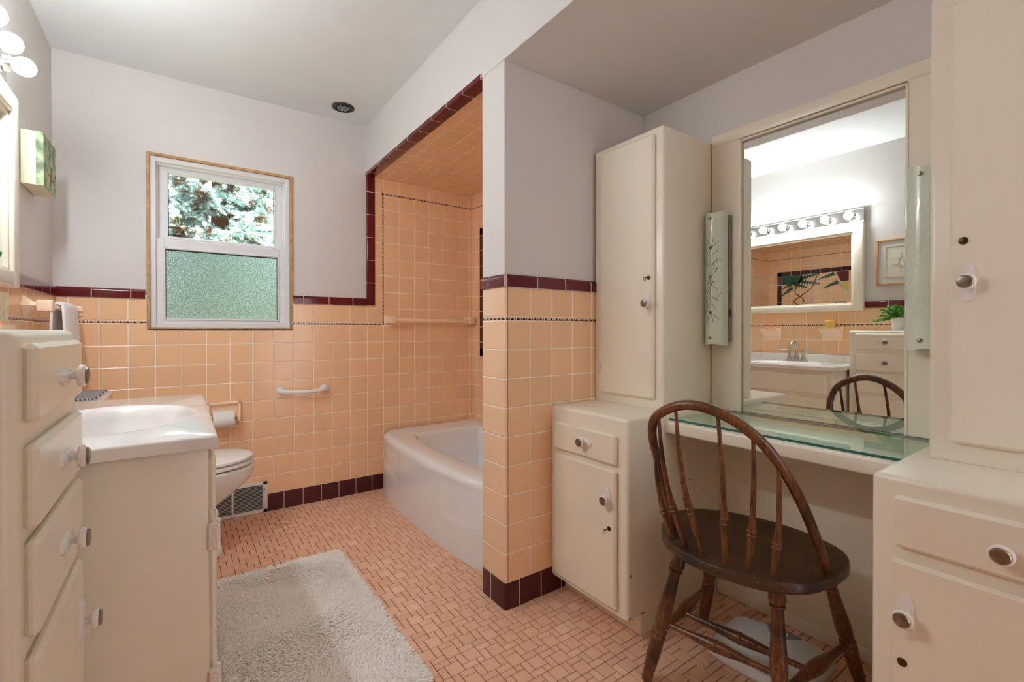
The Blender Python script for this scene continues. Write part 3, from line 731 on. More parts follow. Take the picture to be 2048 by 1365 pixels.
# seat: measured outline, dished top
outl = [(2.087, -2.099), (2.030, -2.145), (1.992, -2.205), (1.976, -2.27), (1.975, -2.345), (1.993, -2.42), (2.028, -2.483), (2.085, -2.528), (2.159, -2.547), (2.225, -2.551), (2.285, -2.541), (2.345, -2.507), (2.385, -2.43), (2.399, -2.33), (2.382, -2.23), (2.345, -2.14), (2.29, -2.085), (2.22, -2.062), (2.15, -2.070)]
ol = spline([(*p, 0) for p in outl + [outl[0]]], 3)[:-1]
cen = Vector((2.187, -2.307, 0)); bm = bmesh.new(); rings = []
for k, z in ((.0, .432), (.3, .4325), (.6, .4345), (.82, .4385), (.93, .440), (.985, .4385), (1.0, .433), (1.0, .418), (.975, .411), (.90, .409), (.4, .409), (.0, .409)):
    if k == 0: rings.append([bm.verts.new((cen.x, cen.y, z))]); continue
    rings.append([bm.verts.new((cen.x + (p.x - cen.x) * k, cen.y + (p.y - cen.y) * k, z)) for p in ol])
for a, b_ in zip(rings, rings[1:]):
    k = len(ol)
    for i in range(k):
        if len(a) == 1: bm.faces.new((a[0], b_[i], b_[(i + 1) % k]))
        elif len(b_) == 1: bm.faces.new((a[i], b_[0], a[(i + 1) % k]))
        else: bm.faces.new((a[i], b_[i], b_[(i + 1) % k], a[(i + 1) % k]))
fix(bm); obj('seat', bm, m_seatw, ch)
# bow
HP = [(-.196, -.02), (-.195, .033), (-.204, .121), (-.213, .231), (-.219, .31), (-.204, .368), (-.163, .403), (-.111, .424), (-.06, .424), (0, .404), (.053, .368), (.095, .321), (.129, .26), (.157, .188), (.177, .118), (.193, .049), (.2, 0), (.2, -.02)]
hp = spline([hoop(a, b_) for a, b_ in HP], 5); k = len(hp)
rad = [.0105 + .0035 * math.sin(PI * i / (k - 1)) for i in range(k)]
bm = bmesh.new(); tube(bm, hp, rad, 14); fix(bm); obj('bow', bm, m_wood, ch)
# spindles
feet = [(2.034, -2.182), (2.017, -2.237), (2.010, -2.294), (2.012, -2.351), (2.027, -2.404), (2.051, -2.453)]
tops = [(-.211, .290), (-.190, .372), (-.135, .412), (-.022, .412), (.060, .360), (.113, .290)]
for (fx, fy), (ta, tb) in zip(feet, tops):
    a = Vector((fx, fy, .430)); b_ = hoop(ta, tb); mid = (a + b_) / 2 + (-av * -.004)
    side = (b_ - a).cross(av); d_ = b_ - a
    pts, rr_ = [], []
    lean_in = -.012 if ta < -.1 else .010
    for i in range(25):
        f = i / 24; p = a + d_ * f + bv * (lean_in * math.sin(PI * f)) - av * (.012 * math.sin(PI * f))
        r = .0068 + .0035 * math.exp(-((f - .30) / .10) ** 2) if f < .6 else .0068 - .0022 * (f - .6) / .4
        if f < .3: r = lerp(.0062, .0103, f / .3)
        pts.append(p); rr_.append(r)
    bm = bmesh.new(); tube(bm, pts, rr_, 10)
    for f0 in (.29, .325):
        q = a + d_ * f0 + bv * (lean_in * math.sin(PI * f0)) - av * (.012 * math.sin(PI * f0)); q2 = d_.normalized()
        lathe(bm, [(.0098, -.0035), (.0118, -.001), (.0118, .001), (.0098, .0035)], q, q2, 12)
    fix(bm); obj('spindle', bm, m_wood, ch)
# legs
LEG = [(.0125, 0), (.0130, .04), (.0150, .07), (.0200, .105), (.0215, .135), (.0190, .16), (.0165, .168), (.0195, .172), (.0195, .182), (.0150, .188), (.0150, .22), (.0175, .34), (.0205, .46), (.0215, .52), (.0195, .575), (.0165, .602), (.0150, .608), (.0205, .618), (.0215, .632), (.0165, .642), (.0165, .652), (.0215, .664), (.0205, .682), (.0200, .70), (.0195, .80), (.0165, .92), (.0150, .995), (.013, 1.0)]
legs = {'bl': ((2.052, -2.198, .415), (1.9876, -2.121, .0022)), 'fl': ((2.32, -2.15, .415), (2.3934, -2.0523, .0022)), 'br': ((2.112, -2.436, .415), (2.035, -2.482, .0022)), 'fr': ((2.305, -2.468, .415), (2.472, -2.508, .0022))}
LL = {}
for kx, (tp, ft) in legs.items():
    tp, ft = Vector(tp), Vector(ft); d_ = ft - tp; L = d_.length; LL[kx] = (tp, ft)
    bm = bmesh.new(); lathe(bm, [(r, h * L) for r, h in LEG], tp, d_, 20)
    for v in bm.verts: v.co.z = max(v.co.z, .0023)
    fix(bm); obj('leg', bm, m_wood, ch)
def leg_at(kx, z): tp, ft = LL[kx]; f = (tp.z - z) / (tp.z - ft.z); return tp.lerp(ft, f)
def stretcher(p, q, r0=.0085, bulge=.0175, ringed=True):
    bm = bmesh.new(); L = (q - p).length; pr = []
    for i in range(21):
        f = i / 20; pr.append((r0 + (bulge - r0) * math.exp(-((f - .5) / .2) ** 2), f * L))
    lathe(bm, pr, p, q - p, 14)
    if ringed: lathe(bm, [(bulge * .95, -.006), (bulge * 1.1, -.002), (bulge * 1.1, .002), (bulge * .95, .006)], (p + q) / 2, q - p, 14)
    fix(bm); obj('stretcher', bm, m_wood, ch)
a, b_ = leg_at('bl', .145), leg_at('fl', .150); stretcher(a, b_, .009, .019, False); s1 = a.lerp(b_, .42)
c1_, d1_ = leg_at('br', .145), leg_at('fr', .150); stretcher(c1_, d1_, .009, .019, False); s2 = c1_.lerp(d1_, .42)
stretcher(s1, s2, .008, .0165); stretcher(leg_at('bl', .185), leg_at('br', .185), .0075, .0155)

# bathroom scale
c = thing('bathroom_scale', 'white bathroom scale on the floor under the dressing table', 'scale', (2.37, -2.28, .003))
op = [(2.243, -2.165), (2.262, -2.148), (2.455, -2.132), (2.477, -2.142), (2.503, -2.215), (2.520, -2.34), (2.512, -2.405), (2.49, -2.438), (2.35, -2.440), (2.272, -2.430), (2.252, -2.40), (2.238, -2.30), (2.234, -2.22)]
bm = bmesh.new(); cen = Vector((2.375, -2.285, 0)); rings = []; N = len(op)
for k, z in ((.97, .004), (1.0, .012), (.985, .026), (.955, .035), (.90, .038)): rings.append([bm.verts.new((cen.x + (x - cen.x) * k, cen.y + (y - cen.y) * k, z)) for x, y in op])
for A, B in zip(rings, rings[1:]):
    for i in range(N): bm.faces.new((A[i], A[(i + 1) % N], B[(i + 1) % N], B[i]))
bm.faces.new(rings[0][::-1]); bm.faces.new(rings[-1]); fix(bm); obj('platform', bm, m_scale, c)
bm = bmesh.new(); prism(bm, [(2.506 - .062 * math.sin(PI * i / 14), -2.222 - .112 * i / 14) for i in range(15)], lambda a, b_, d: (a, b_, d), .030, .0395); fix(bm); obj('dial_window', bm, m_lens, c)
bm = bmesh.new(); tube(bm, [(2.478, -2.255, .040), (2.482, -2.300, .040)], .007, 10); obj('dial_lens', bm, m_china, c)

# ------------------------------------------------------------------ left side: drawer tower, sink vanity
c = thing('drawer_tower', 'cream drawer tower at the left edge with four fronts and knobs', 'cabinet', (.53, -1.97, .003))
bm = bmesh.new(); bbox_edges(bm, XL + .001, .684, -2.178, -1.767, .06, 1.050, lambda m_, d: (abs(d.z) > .9 and m_.x > .6 and m_.y < -2) or (m_.z > 1.0 and (m_.x > .6 or m_.y < -2) ), .017, 6); obj('body', bm, m_cream, c)
bm = bmesh.new(); box(bm, XL + .001, .62, -2.170, -1.768, .0025, .0605, .001, 1); obj('kick_base', bm, m_cream, c)
for z0, z1, kz in ((.925, 1.031, .974), (.782, .896, .840), (.637, .767, .703)):
    d = door(c, 'drawer', .700, -2.145, -1.803, z0, z1, .017, 1); knob(d, (.700, -1.975, kz), 1, 'h')
d = door(c, 'door', .700, -2.145, -1.803, .10, .612, .017, 1); knob(d, (.700, -1.842, .502), 1, 'v')

VY0, VY1 = -1.745, -.925
c = thing('sink_vanity', 'cream sink vanity cabinet under a white marble-look top, next to the drawer tower', 'cabinet', (.64, -1.33, .003))
bm = bmesh.new()
box(bm, XL + .001, .906, VY0, VY0 + .018, .09, .7810, .003, 2); box(bm, XL + .001, .906, VY1 - .018, VY1, .09, .7810, .003, 2)
box(bm, .888, .9055, VY0 + .003, VY1 - .003, .09, .7805, .001, 1); box(bm, XL + .001, .89, VY0 + .01, VY1 - .01, .09, .108, 0)
obj('body', bm, m_cream, c)
bm = bmesh.new(); box(bm, XL + .001, .83, VY0 + .002, VY1 - .002, .0025, .0905, .001, 1); obj('kick_base', bm, m_cream, c)
door(c, 'false_drawer', .922, -1.714, -.955, .620, .752, .015, 1)
for y0, y1, hy, ky in ((-1.714, -1.342, -1.735, -1.38), (-1.328, -.955, -.935, -1.29)):
    d = door(c, 'door', .922, y0, y1, .125, .596, .015, 1); knob(d, (.922, ky, .47), 1, 'v')
    for hz in (.575, .235):
        bm = bmesh.new(); s_ = 1 if hy < -1.3 else -1
        box(bm, .905, .9235, hy - .010 * s_ - .008, hy - .010 * s_ + .012, hz - .03, hz + .03, .001, 1)
        tube(bm, [(.925, hy, hz - .032), (.925, hy, hz + .032)], .0045, 10)
        for dz in (-.032, .032): lathe(bm, [(.0055, -.003), (.0055, .003)], (.925, hy, hz + dz), (0, 0, 1), 10)
        obj('hinge', bm, m_hinge, d)
# counter with integral oval bowl
c = thing('sink', 'white cultured marble sink top with oval bowl on the vanity', 'sink', (.64, -1.33, .7815))
bm = bmesh.new(); cx_, cy_ = .700, -1.362; ax_, ay_ = .187, .250
x0, x1, y0, y1 = XL + .012, .924, -1.765, -.902
angs = sorted([2 * PI * i / 72 for i in range(72)] + [math.atan2(y - cy_, x - cx_) % (2 * PI) for x in (x0, x1) for y in (y0, y1)])
def outer(a, ins=0.0):
    dx, dy = math.cos(a), math.sin(a); t_ = 9
    if dx > 1e-9: t_ = min(t_, (x1 - ins - cx_) / dx)
    if dx < -1e-9: t_ = min(t_, (x0 + ins - cx_) / dx)
    if dy > 1e-9: t_ = min(t_, (y1 - ins - cy_) / dy)
    if dy < -1e-9: t_ = min(t_, (y0 + ins - cy_) / dy)
    return (cx_ + dx * t_, cy_ + dy * t_)
def ell(a, k):
    ph = math.atan2(math.sin(a) / ay_, math.cos(a) / ax_); return (cx_ + ax_ * k * math.cos(ph), cy_ + ay_ * k * math.sin(ph))
rings = []
for kind, k, z in (('o', 0, .7815), ('o', 0, .8045), ('o', .0015, .8085), ('o', .006, .8110), ('e', 1.06, .8112), ('e', 1.03, .8120), ('e', 1.0, .8105), ('e', .975, .806), ('e', .93, .798), ('e', .905, .780), ('e', .84, .735), ('e', .70, .700), ('e', .45, .684), ('e', .12, .680)):
    rings.append([bm.verts.new((*(outer(a, k) if kind == 'o' else ell(a, k)), z)) for a in angs])
N = len(angs)
for A, B in zip(rings, rings[1:]):
    for i in range(N): bm.faces.new((A[i], A[(i + 1) % N], B[(i + 1) % N], B[i]))
bm.faces.new(rings[-1]); fix(bm); obj('counter', bm, m_counter, c, angle=50)
bm = bmesh.new(); box(bm, XL + .001, XL + .020, -1.765, -.902, .7815, .866, .004, 3); obj('backsplash', bm, m_counter, c)
bm = bmesh.new(); lathe(bm, [(.021, .0), (.021, .002), (.016, .003), (.015, .001), (.001, .001)], (cx_, cy_, .680), (0, 0, 1), 20); obj('drain', bm, m_chrome, c)
# faucet
fy = -1.330; fx = .452; zb = .8115
c = thing('faucet', 'brushed nickel two-handle gooseneck faucet on the sink top', 'faucet', (fx, fy, zb))
bm = bmesh.new(); prism(bm, rrect(fx - .026, fx + .026, fy - .080, fy + .080, .018), lambda a, b_, d: (a, b_, d), zb, zb + .008); prism(bm, rrect(fx - .020, fx + .020, fy - .074, fy + .074, .015), lambda a, b_, d: (a, b_, d), zb + .008, zb + .014); fix(bm); obj('base_plate', bm, m_brushed, c)
bm = bmesh.new(); lathe(bm, [(.020, .012), (.017, .03), (.0125, .06), (.011, .08)], (fx, fy, zb), (0, 0, 1), 18)
tube(bm, spline([(fx, fy, zb + .07), (fx + .004, fy, zb + .11), (fx + .028, fy, zb + .147), (fx + .062, fy, zb + .150), (fx + .090, fy, zb + .125), (fx + .098, fy, zb + .100)], 6), [.0115] * 26 + [.0105] * 5, 14); lathe(bm, [(.0125, 0), (.0125, .014)], (fx + .0965, fy, zb + .110), (.15, 0, -1), 16); fix(bm); obj('spout', bm, m_brushed, c)
for s_ in (-1, 1):
    bm = bmesh.new(); hy = fy + s_ * .051
    lathe(bm, [(.019, .012), (.016, .024), (.0105, .042), (.0090, .055), (.0125, .066), (.0125, .074), (.009, .079), (.008, .088), (.0005, .090)], (fx, hy, zb), (0, 0, 1), 18)
    tube(bm, [(fx, hy, zb + .083), (fx + .012, hy + s_ * .035, zb + .085), (fx + .018, hy + s_ * .072, zb + .082)], [.0045, .004, .005], 10); fix(bm); obj('handle', bm, m_brushed, c)

# ceramic soap dishes on the tile
def soap_dish(y, label):
    c = thing('soap_dish', label, 'soap dish', (XL + .04, y, .972), 'ceramic holders over the sink')
    bm = bmesh.new(); box(bm, XL + .0005, XL + .012, y - .070, y + .070, .970, 1.080, .005, 3); obj('wall_flange', bm, m_ceramic, c)
    bm = bmesh.new(); 
    prism(bm, [(0, 1.030), (.012, 1.005), (.030, 1.030), (.060, 1.048), (.075, 1.055), (.075, 1.067), (.068, 1.067), (.066, 1.060), (.012, 1.060), (.010, 1.067), (0, 1.067)], lambda a, b_, d: (XL + .008 + a, d, b_), y - .066, y + .066); fix(bm); obj('tray', bm, m_ceramic, c)
soap_dish(-1.115, 'peach ceramic soap dish on the tile over the far end of the sink')
soap_dish(-1.555, 'peach ceramic shelf holder on the tile beside the drawer tower')
bm = bmesh.new(); lathe(bm, [(.031, 0), (.033, .004), (.033, .060), (.030, .064), (.028, .060), (.027, .052), (.001, .052)], (XL + .047, -1.552, 1.0605), (0, 0, 1), 24); o = obj('candle_cup', bm, m_yellow); tag(o, 'yellow candle cup standing in the ceramic holder beside the drawer tower', 'candle')
bm = bmesh.new(); box(bm, XL + .025, XL + .065, -1.150, -1.085, 1.0605, 1.078, .006, 3); o = obj('soap_bar', bm, m_soap); tag(o, 'orange bar of soap in the ceramic dish over the sink', 'soap')

# wall mirror over the sink, light bar
c = thing('sink_mirror', 'white framed mirror on the wall above the sink', 'mirror', (XL + .01, -1.255, 1.195))
y0, y1, z0, z1 = -1.757, -.754, 1.195, 1.835
bm = bmesh.new()
for (a0, a1, b0, b1) in ((y0, y0 + .066, z0, z1), (y1 - .066, y1, z0, z1), (y0 + .066, y1 - .066, z1 - .066, z1), (y0 + .066, y1 - .066, z0, z0 + .052)):
    box(bm, XL - .004, XL + .036, a0, a1, b0, b1, .007, 3)
for (a0, a1, b0, b1) in ((y0 + .064, y0 + .078, z0 + .05, z1 - .064), (y1 - .078, y1 - .064, z0 + .05, z1 - .064), (y0 + .064, y1 - .064, z1 - .078, z1 - .064), (y0 + .064, y1 - .064, z0 + .05, z0 + .062)):
    box(bm, XL - .004, XL + .024, a0, a1, b0, b1, .003, 2)
obj('frame', bm, m_cream, c)
bm = bmesh.new(); box(bm, XL + .006, XL + .010, y0 + .06, y1 - .06, z0 + .045, z1 - .06); obj('mirror_glass', bm, m_mirror, c)
c = thing('vanity_light', 'chrome light bar with six lit round bulbs above the sink mirror', 'wall light', (XL + .01, -1.30, 1.838))
bm = bmesh.new(); prism(bm, [(-.004, 1.838), (.020, 1.838), (.026, 1.846), (.026, 1.930), (.020, 1.938), (-.004, 1.938)], lambda a, b_, d: (XL + a, d, b_), -1.757, -.843); fix(bm); obj('bar', bm, m_chrome, c)
for i in range(6):
    y = -.920 - .152 * i
    bm = bmesh.new(); lathe(bm, [(.031, 0), (.031, .006), (.026, .010), (.024, .030), (.0215, .032), (.021, .012)], (XL + .026, y, 1.885), (1, 0, 0), 24, cap=False); sk = obj('socket', bm, m_chrome, c)
    bm = bmesh.new(); pr = [(.0135, 0), (.0145, .014)] + [(.0282 * math.sin(a), .0430 - .0282 * math.cos(a)) for a in [math.radians(28 + 152 * j / 12) for j in range(13)]]
    lathe(bm, pr, (XL + .038, y, 1.885), (1, 0, 0), 24); fix(bm); obj('bulb', bm, m_bulb, c)

# canvas picture near the corner
c = thing('canvas_picture', 'small box canvas painted with a red bird on green, near the corner', 'picture', (.40, -.46, 1.60))
CY0, CY1, CZ0, CZ1 = -.540, -.325, 1.603, 1.806
bm = bmesh.new(); box(bm, XL - .004, .432, CY0, CY1, CZ0, CZ1, .002, 2); obj('canvas', bm, m_canvas, c)
bm = bmesh.new(); box(bm, .4318, .4330, CY0, CY1, CZ0, CZ1); box(bm, .412, .4330, CY0 - .001, CY0, CZ0, CZ1)
pic = obj('painting', bm, m_paint, c)
bm = bmesh.new(); P = lambda a, b_, d: (.4330 + d, a, b_)
def stroke2(pts, w, P=P, mat=0, d=.0006):
    L = []; Rr = []
    for i, (a, b_) in enumerate(pts):
        a1, b1 = pts[min(i + 1, len(pts) - 1)]; a0_, b0_ = pts[max(i - 1, 0)]; dx, dy = a1 - a0_, b1 - b0_; l = math.hypot(dx, dy) or 1
        L.append((a - dy / l * w, b_ + dx / l * w)); Rr.append((a + dy / l * w, b_ - dx / l * w))
    prism(bm, L + Rr[::-1], P, 0, d, mat)
stroke2([(-.53, 1.690), (-.50, 1.685), (-.46, 1.668), (-.42, 1.660)], .0016); stroke2([(-.43, 1.63), (-.41, 1.65), (-.37, 1.662), (-.33, 1.70)], .0016)
prism(bm, [(-.435, 1.640), (-.422, 1.634), (-.410, 1.645), (-.405, 1.665), (-.412, 1.685), (-.422, 1.690), (-.428, 1.672)], P, 0, .0008, 1)
fix(bm); obj('red_bird', bm, [m_twig, m_lens_red], pic)
# framed relief (seen in the vanity mirror)
c = thing('framed_relief', 'thin wood framed cream flower relief on the wall beside the sink mirror', 'picture', (XL, -1.96, 1.37))
FY0, FY1, FZ0, FZ1 = -2.10, -1.828, 1.370, 1.686
bm = bmesh.new()
for q in ((FY0, FY0 + .010, FZ0, FZ1), (FY1 - .010, FY1, FZ0, FZ1), (FY0, FY1, FZ0, FZ0 + .010), (FY0, FY1, FZ1 - .010, FZ1)): box(bm, XL - .007, XL + .016, *q, .002, 2)
obj('frame', bm, m_oak, c)
bm = bmesh.new(); box(bm, XL - .006, XL + .006, FY0 + .008, FY1 - .008, FZ0 + .008, FZ1 - .008)
for q in ((FY0 + .05, FY0 + .054, FZ0 + .05, FZ1 - .05), (FY1 - .054, FY1 - .05, FZ0 + .05, FZ1 - .05), (FY0 + .05, FY1 - .05, FZ0 + .05, FZ0 + .054), (FY0 + .05, FY1 - .05, FZ1 - .054, FZ1 - .05)): box(bm, XL + .004, XL + .010, *q)
obj('mat_board', bm, m_mat, c)
bm = bmesh.new(); box(bm, XL + .004, XL + .0068, FY0 + .054, FY1 - .054, FZ0 + .054, FZ1 - .054)
for k in range(6):
    a = k * PI / 3 + .3; ca, sa = math.cos(a), math.sin(a); o_ = (-1.964, 1.545)
    pts = [(o_[0] + ca * u - sa * w, o_[1] + sa * u + ca * w) for u, w in [(.005, 0), (.02, .012), (.04, .014), (.055, 0), (.04, -.014), (.02, -.012)]]
    prism(bm, pts, lambda a_, b_, d: (XL + .0068 + d, a_, b_), 0, .0050 + .001 * (k % 2))
tube(bm, [(XL + .007, -1.964, 1.54), (XL + .007, -1.958, 1.49), (XL + .007, -1.966, 1.44)], .002, 6); fix(bm); obj('flower_relief', bm, m_relief, c)

# plant on the tower
px_, py_ = .520, -1.992
c = thing('potted_plant', 'small leafy green plant in a white pot on the drawer tower', 'plant', (px_, py_, 1.0503))
bm = bmesh.new(); lathe(bm, [(.034, 0), (.036, .004), (.043, .084), (.041, .086), (.039, .080), (.036, .070), (.001, .070)], (px_, py_, 1.0503), (0, 0, 1), 28); obj('pot', bm, m_pot, c)
bm = bmesh.new(); lathe(bm, [(.0385, 0), (.001, .004)], (px_, py_, 1.1205), (0, 0, 1), 20); obj('soil', bm, m_soil, c)
bm = bmesh.new(); Rn = random.Random(11)
def leaf(p, d, L, w, mat):
    n_, b2 = frame_at(d); b2 = (b2 * math.cos(Rn.random() * 6) + n_ * math.sin(Rn.random() * 6)).normalized(); nn = d.cross(b2)
    vs = [bm.verts.new(p), bm.verts.new(p + d * L * .35 + b2 * w), bm.verts.new(p + d * L * .75 + b2 * w * .8), bm.verts.new(p + d * L + nn * .002), bm.verts.new(p + d * L * .75 - b2 * w * .8), bm.verts.new(p + d * L * .35 - b2 * w)]
    f = bm.faces.new(vs); f.material_index = mat
for k in range(44):
    a = Rn.random() * 2 * PI; el = Rn.uniform(.3, 1.0); ln = Rn.uniform(.07, .14)
    if k in (3, 9, 15): a = PI / 2 + Rn.uniform(-.3, .3); el = .12; ln = .13
    d0 = Vector((math.cos(a) * (1 - el), math.sin(a) * (1 - el), el)).normalized(); s0 = Vector((px_, py_, 1.122)) + Vector((math.cos(a), math.sin(a), 0)) * Rn.uniform(0, .02)
    pts = [s0 + d0 * ln * f + Vector((0, 0, -.03 * f * f)) for f in (0, .33, .66, 1)]
    tube(bm, pts, .0010, 5, 1)
    for q in range(18):
        f = .2 + .8 * q / 17; p = s0 + d0 * ln * f + Vector((0, 0, -.03 * f * f)); th = Rn.random() * 2 * PI
        leaf(p, Vector((math.cos(th), math.sin(th), Rn.uniform(-.2, .9))).normalized(), Rn.uniform(.015, .024), Rn.uniform(.006, .010), Rn.random() < .35)
for v in bm.verts: v.co.x = max(v.co.x, XL + .008)
o = obj('foliage', bm, [m_leaf, m_leafd], c, smooth=False)

# outlet
c = thing('wall_outlet', 'cream outlet cover on the tile by the towel bar', 'outlet', (XL, -.79, 1.085))
bm = bmesh.new(); box(bm, XL + .0005, XL + .006, -.825, -.752, 1.078, 1.178, .002, 2); obj('cover_plate', bm, m_canvas, c)
for z in (1.105, 1.150):
    bm = bmesh.new(); lathe(bm, [(.016, 0), (.016, .0075), (.015, .008)], (XL + .001, -.788, z), (1, 0, 0), 18); obj('socket_face', bm, m_cream, c)

# corner towel bar and towel
c = thing('towel_bar', 'short peach ceramic towel bar in the left corner by the window', 'towel bar', (.44, -.3, 1.1))
bx = .437
bm = bmesh.new()
for i_, (x_, ry, rz) in enumerate([(XL, .036, .036)]): pass
prof = [(.040, .0), (.038, .004), (.028, .014), (.018, .026), (.0145, .040), (.0145, .052)]
lathe(bm, prof, (XL + .0005, -.545, 1.145), (1, 0, 0), 4, sx=1.0, sy=1.0); 
fix(bm); obj('post', bm, m_ceramic, c)
bm = bmesh.new(); box(bm, .414, .460, -.570, -.522, 1.122, 1.168, .006, 3); obj('post_block', bm, m_ceramic, c)
bm = bmesh.new(); box(bm, .432, .472, -.008, -.0005, 1.122, 1.168, .002, 2); lathe(bm, [(.026, 0), (.014, .022), (.012, .030)], (.450, -.006, 1.145), (0, -1, 0), 4); fix(bm); obj('end_bracket', bm, m_ceramic, c)
bm = bmesh.new(); tube(bm, [(bx + .002, -.525, 1.145), (.450, -.030, 1.145)], .0105, 14); obj('bar', bm, m_ceramic, c)
bm = bmesh.new(); tyA, tyB = -.375, -.125; rows = []
def towel_path(j, off, xb):
    w1 = .003 * math.sin(j * 1.9); out = []
    out.append((xb - off - .004 + w1, .990 + (.0 if off > .02 else .002))); out.append((xb - off - .003, 1.06)); out.append((xb - off, 1.145))
    for i in range(1, 8):
        a = PI - PI * i / 8; out.append((xb + off * math.cos(a), 1.147 + off * math.sin(a)))
    out.append((xb + off, 1.145)); out.append((xb + off + .004 + w1, 1.07)); out.append((xb + off + .010 - w1, .955)); return out
NJ = 14
for j in range(NJ + 1):
    f = j / NJ; xb = lerp(.4425, .4483, f); ed = .6 + .4 * math.sin(PI * min(1, max(0, f * 1.0))) ** .3 if 0 < j < NJ else .55
    po = towel_path(j, .0125 + .015 * ed, xb); pi_ = towel_path(j, .0125, xb)
    rows.append([bm.verts.new((x, lerp(tyA, tyB, f), z)) for x, z in po + pi_[::-1]])
K = len(rows[0])
for A, B in zip(rows, rows[1:]):
    for i in range(K): bm.faces.new((A[i], A[(i + 1) % K], B[(i + 1) % K], B[i]))
for rr_ in (rows[0], rows[-1]):
    for i in range(K // 2 - 1): bm.faces.new((rr_[i], rr_[i + 1], rr_[K - 2 - i], rr_[K - 1 - i]))
fix(bm); o = obj('hand_towel', bm, m_towel); tag(o, 'small white terry towel hung over the corner towel bar', 'towel')

# ------------------------------------------------------------------ toilet
ty = -.410
c = thing('toilet', 'white two-piece toilet against the left wall under the window', 'toilet', (.80, ty, .003))
def oval(cx, a_f, a_b, w, n=40, p=2.3):
    out = []
    for i in range(n):
        an = 2 * PI * i / n; ca, sa = math.cos(an), math.sin(an); a_ = a_f if ca > 0 else a_b
        out.append((cx + a_ * math.copysign(abs(ca) ** (2 / p), ca), ty + w * math.copysign(abs(sa) ** (2 / p), sa)))
    return out
def loft(bm, secs, mat=0, cap0=True, cap1=True):
    rg = [[bm.verts.new((x, y, z)) for x, y in pts] for pts, z in secs]; N = len(rg[0])
    for A, B in zip(rg, rg[1:]):
        for i in range(N): f = bm.faces.new((A[i], A[(i + 1) % N], B[(i + 1) % N], B[i])); f.material_index = mat
    if cap0: bm.faces.new(rg[0][::-1]).material_index = mat
    if cap1: bm.faces.new(rg[-1]).material_index = mat
bm = bmesh.new()
loft(bm, [(oval(.80, .218, .22, .118), .0025), (oval(.80, .210, .22, .112), .03), (oval(.80, .165, .21, .098), .10), (oval(.80, .150, .21, .094), .17), (oval(.80, .185, .22, .112), .225), (oval(.82, .245, .24, .140), .285), (oval(.84, .285, .25, .165), .335), (oval(.85, .296, .26, .178), .375), (oval(.85, .298, .26, .182), .400), (oval(.85, .285, .25, .170), .408), (oval(.85, .235, .15, .125), .405), (oval(.85, .20, .12, .10), .33), (oval(.85, .08, .06, .05), .24)])
fix(bm); obj('bowl', bm, m_china, c)
bm = bmesh.new(); loft(bm, [(oval(.85, .288, .205, .176), .4145), (oval(.85, .294, .21, .182), .419), (oval(.85, .294, .21, .182), .428), (oval(.85, .286, .205, .176), .4315)]); fix(bm); obj('seat', bm, m_seatm, c)
bm = bmesh.new(); loft(bm, [(oval(.85, .284, .215, .174), .4385), (oval(.85, .291, .22, .180), .442), (oval(.85, .290, .22, .179), .451), (oval(.85, .270, .20, .162), .4575), (oval(.85, .15, .12, .09), .4595)]); fix(bm); obj('lid', bm, m_seatm, c)
bm = bmesh.new(); prism(bm, rrect(.4, .585, ty - .205, ty + .205, .02), lambda a, b_, d: (a, b_, d), .4095, .742); fix(bm); obj('tank', bm, m_china, c)
bm = bmesh.new(); prism(bm, rrect(.392, .600, ty - .22, ty + .22, .03), lambda a, b_, d: (a, b_, d), .7425, .768); prism(bm, rrect(.400, .590, ty - .21, ty + .21, .03), lambda a, b_, d: (a, b_, d), .768, .776); fix(bm); obj('tank_lid', bm, m_china, c)
for sy in (-1, 1):
    bm = bmesh.new(); lathe(bm, [(.013, 0), (.013, .012), (.008, .022), (.001, .024)], (.80, ty + sy * .118, .0275), (0, 0, 1), 14); obj('bolt_cap', bm, m_china, c)
# woven mat on tank
bm = bmesh.new(); box(bm, .402, .572, ty - .15, ty + .205, .7765, .7825, .001, 1)
for k in range(34):
    y = ty - .15 + .355 * k / 33; tube(bm, [(.571, y, .780), (.578 + .003 * (k % 3), y + .002, .779)], .0014, 5)
o = obj('woven_mat', bm, m_woven); tag(o, 'grey and rose woven cloth lying on the toilet tank', 'cloth')

# tissue holder and roll
c = thing('tissue_holder', 'peach ceramic recessed tissue holder on the far wall', 'tissue holder', (1.05, -.01, .52))
bm = bmesh.new(); hx0, hx1, hz0, hz1 = .968, 1.128, .515, .660
for q in ((hx0, hx0 + .014, hz0, hz1), (hx1 - .014, hx1, hz0, hz1)): box(bm, q[0], q[1], -.024, -.0005, q[2], q[3], .004, 3)
box(bm, hx0, hx1, -.024, -.0005, hz1 - .014, hz1, .004, 3); box(bm, hx0, hx1, -.016, -.0005, hz0, hz0 + .012, .004, 3)
box(bm, hx0 + .01, hx1 - .01, -.004, -.0005, hz0 + .01, hz1 - .01)
for x_ in (hx0 + .004, hx1 - .022): box(bm, x_, x_ + .018, -.060, -.003, .555, .592, .006, 3)
obj('frame', bm, m_ceramic, c)
bm = bmesh.new(); tube(bm, [(hx0 + .02, -.050, .573), (hx1 - .02, -.050, .573)], .009, 14); obj('roller', bm, m_oak, c)
bm = bmesh.new(); lathe(bm, [(.018, 0), (.044, 0), (.0445, .002), (.0445, .096), (.044, .098), (.018, .098)], (.994, -.055, .571), (1, 0, 0), 32, cap=False)
lathe(bm, [(.018, .098), (.018, 0)], (.994, -.055, .571), (1, 0, 0), 24, cap=False); fix(bm); o = obj('tissue_roll', bm, m_paper); tag(o, 'white tissue roll on the peach ceramic holder', 'tissue roll')

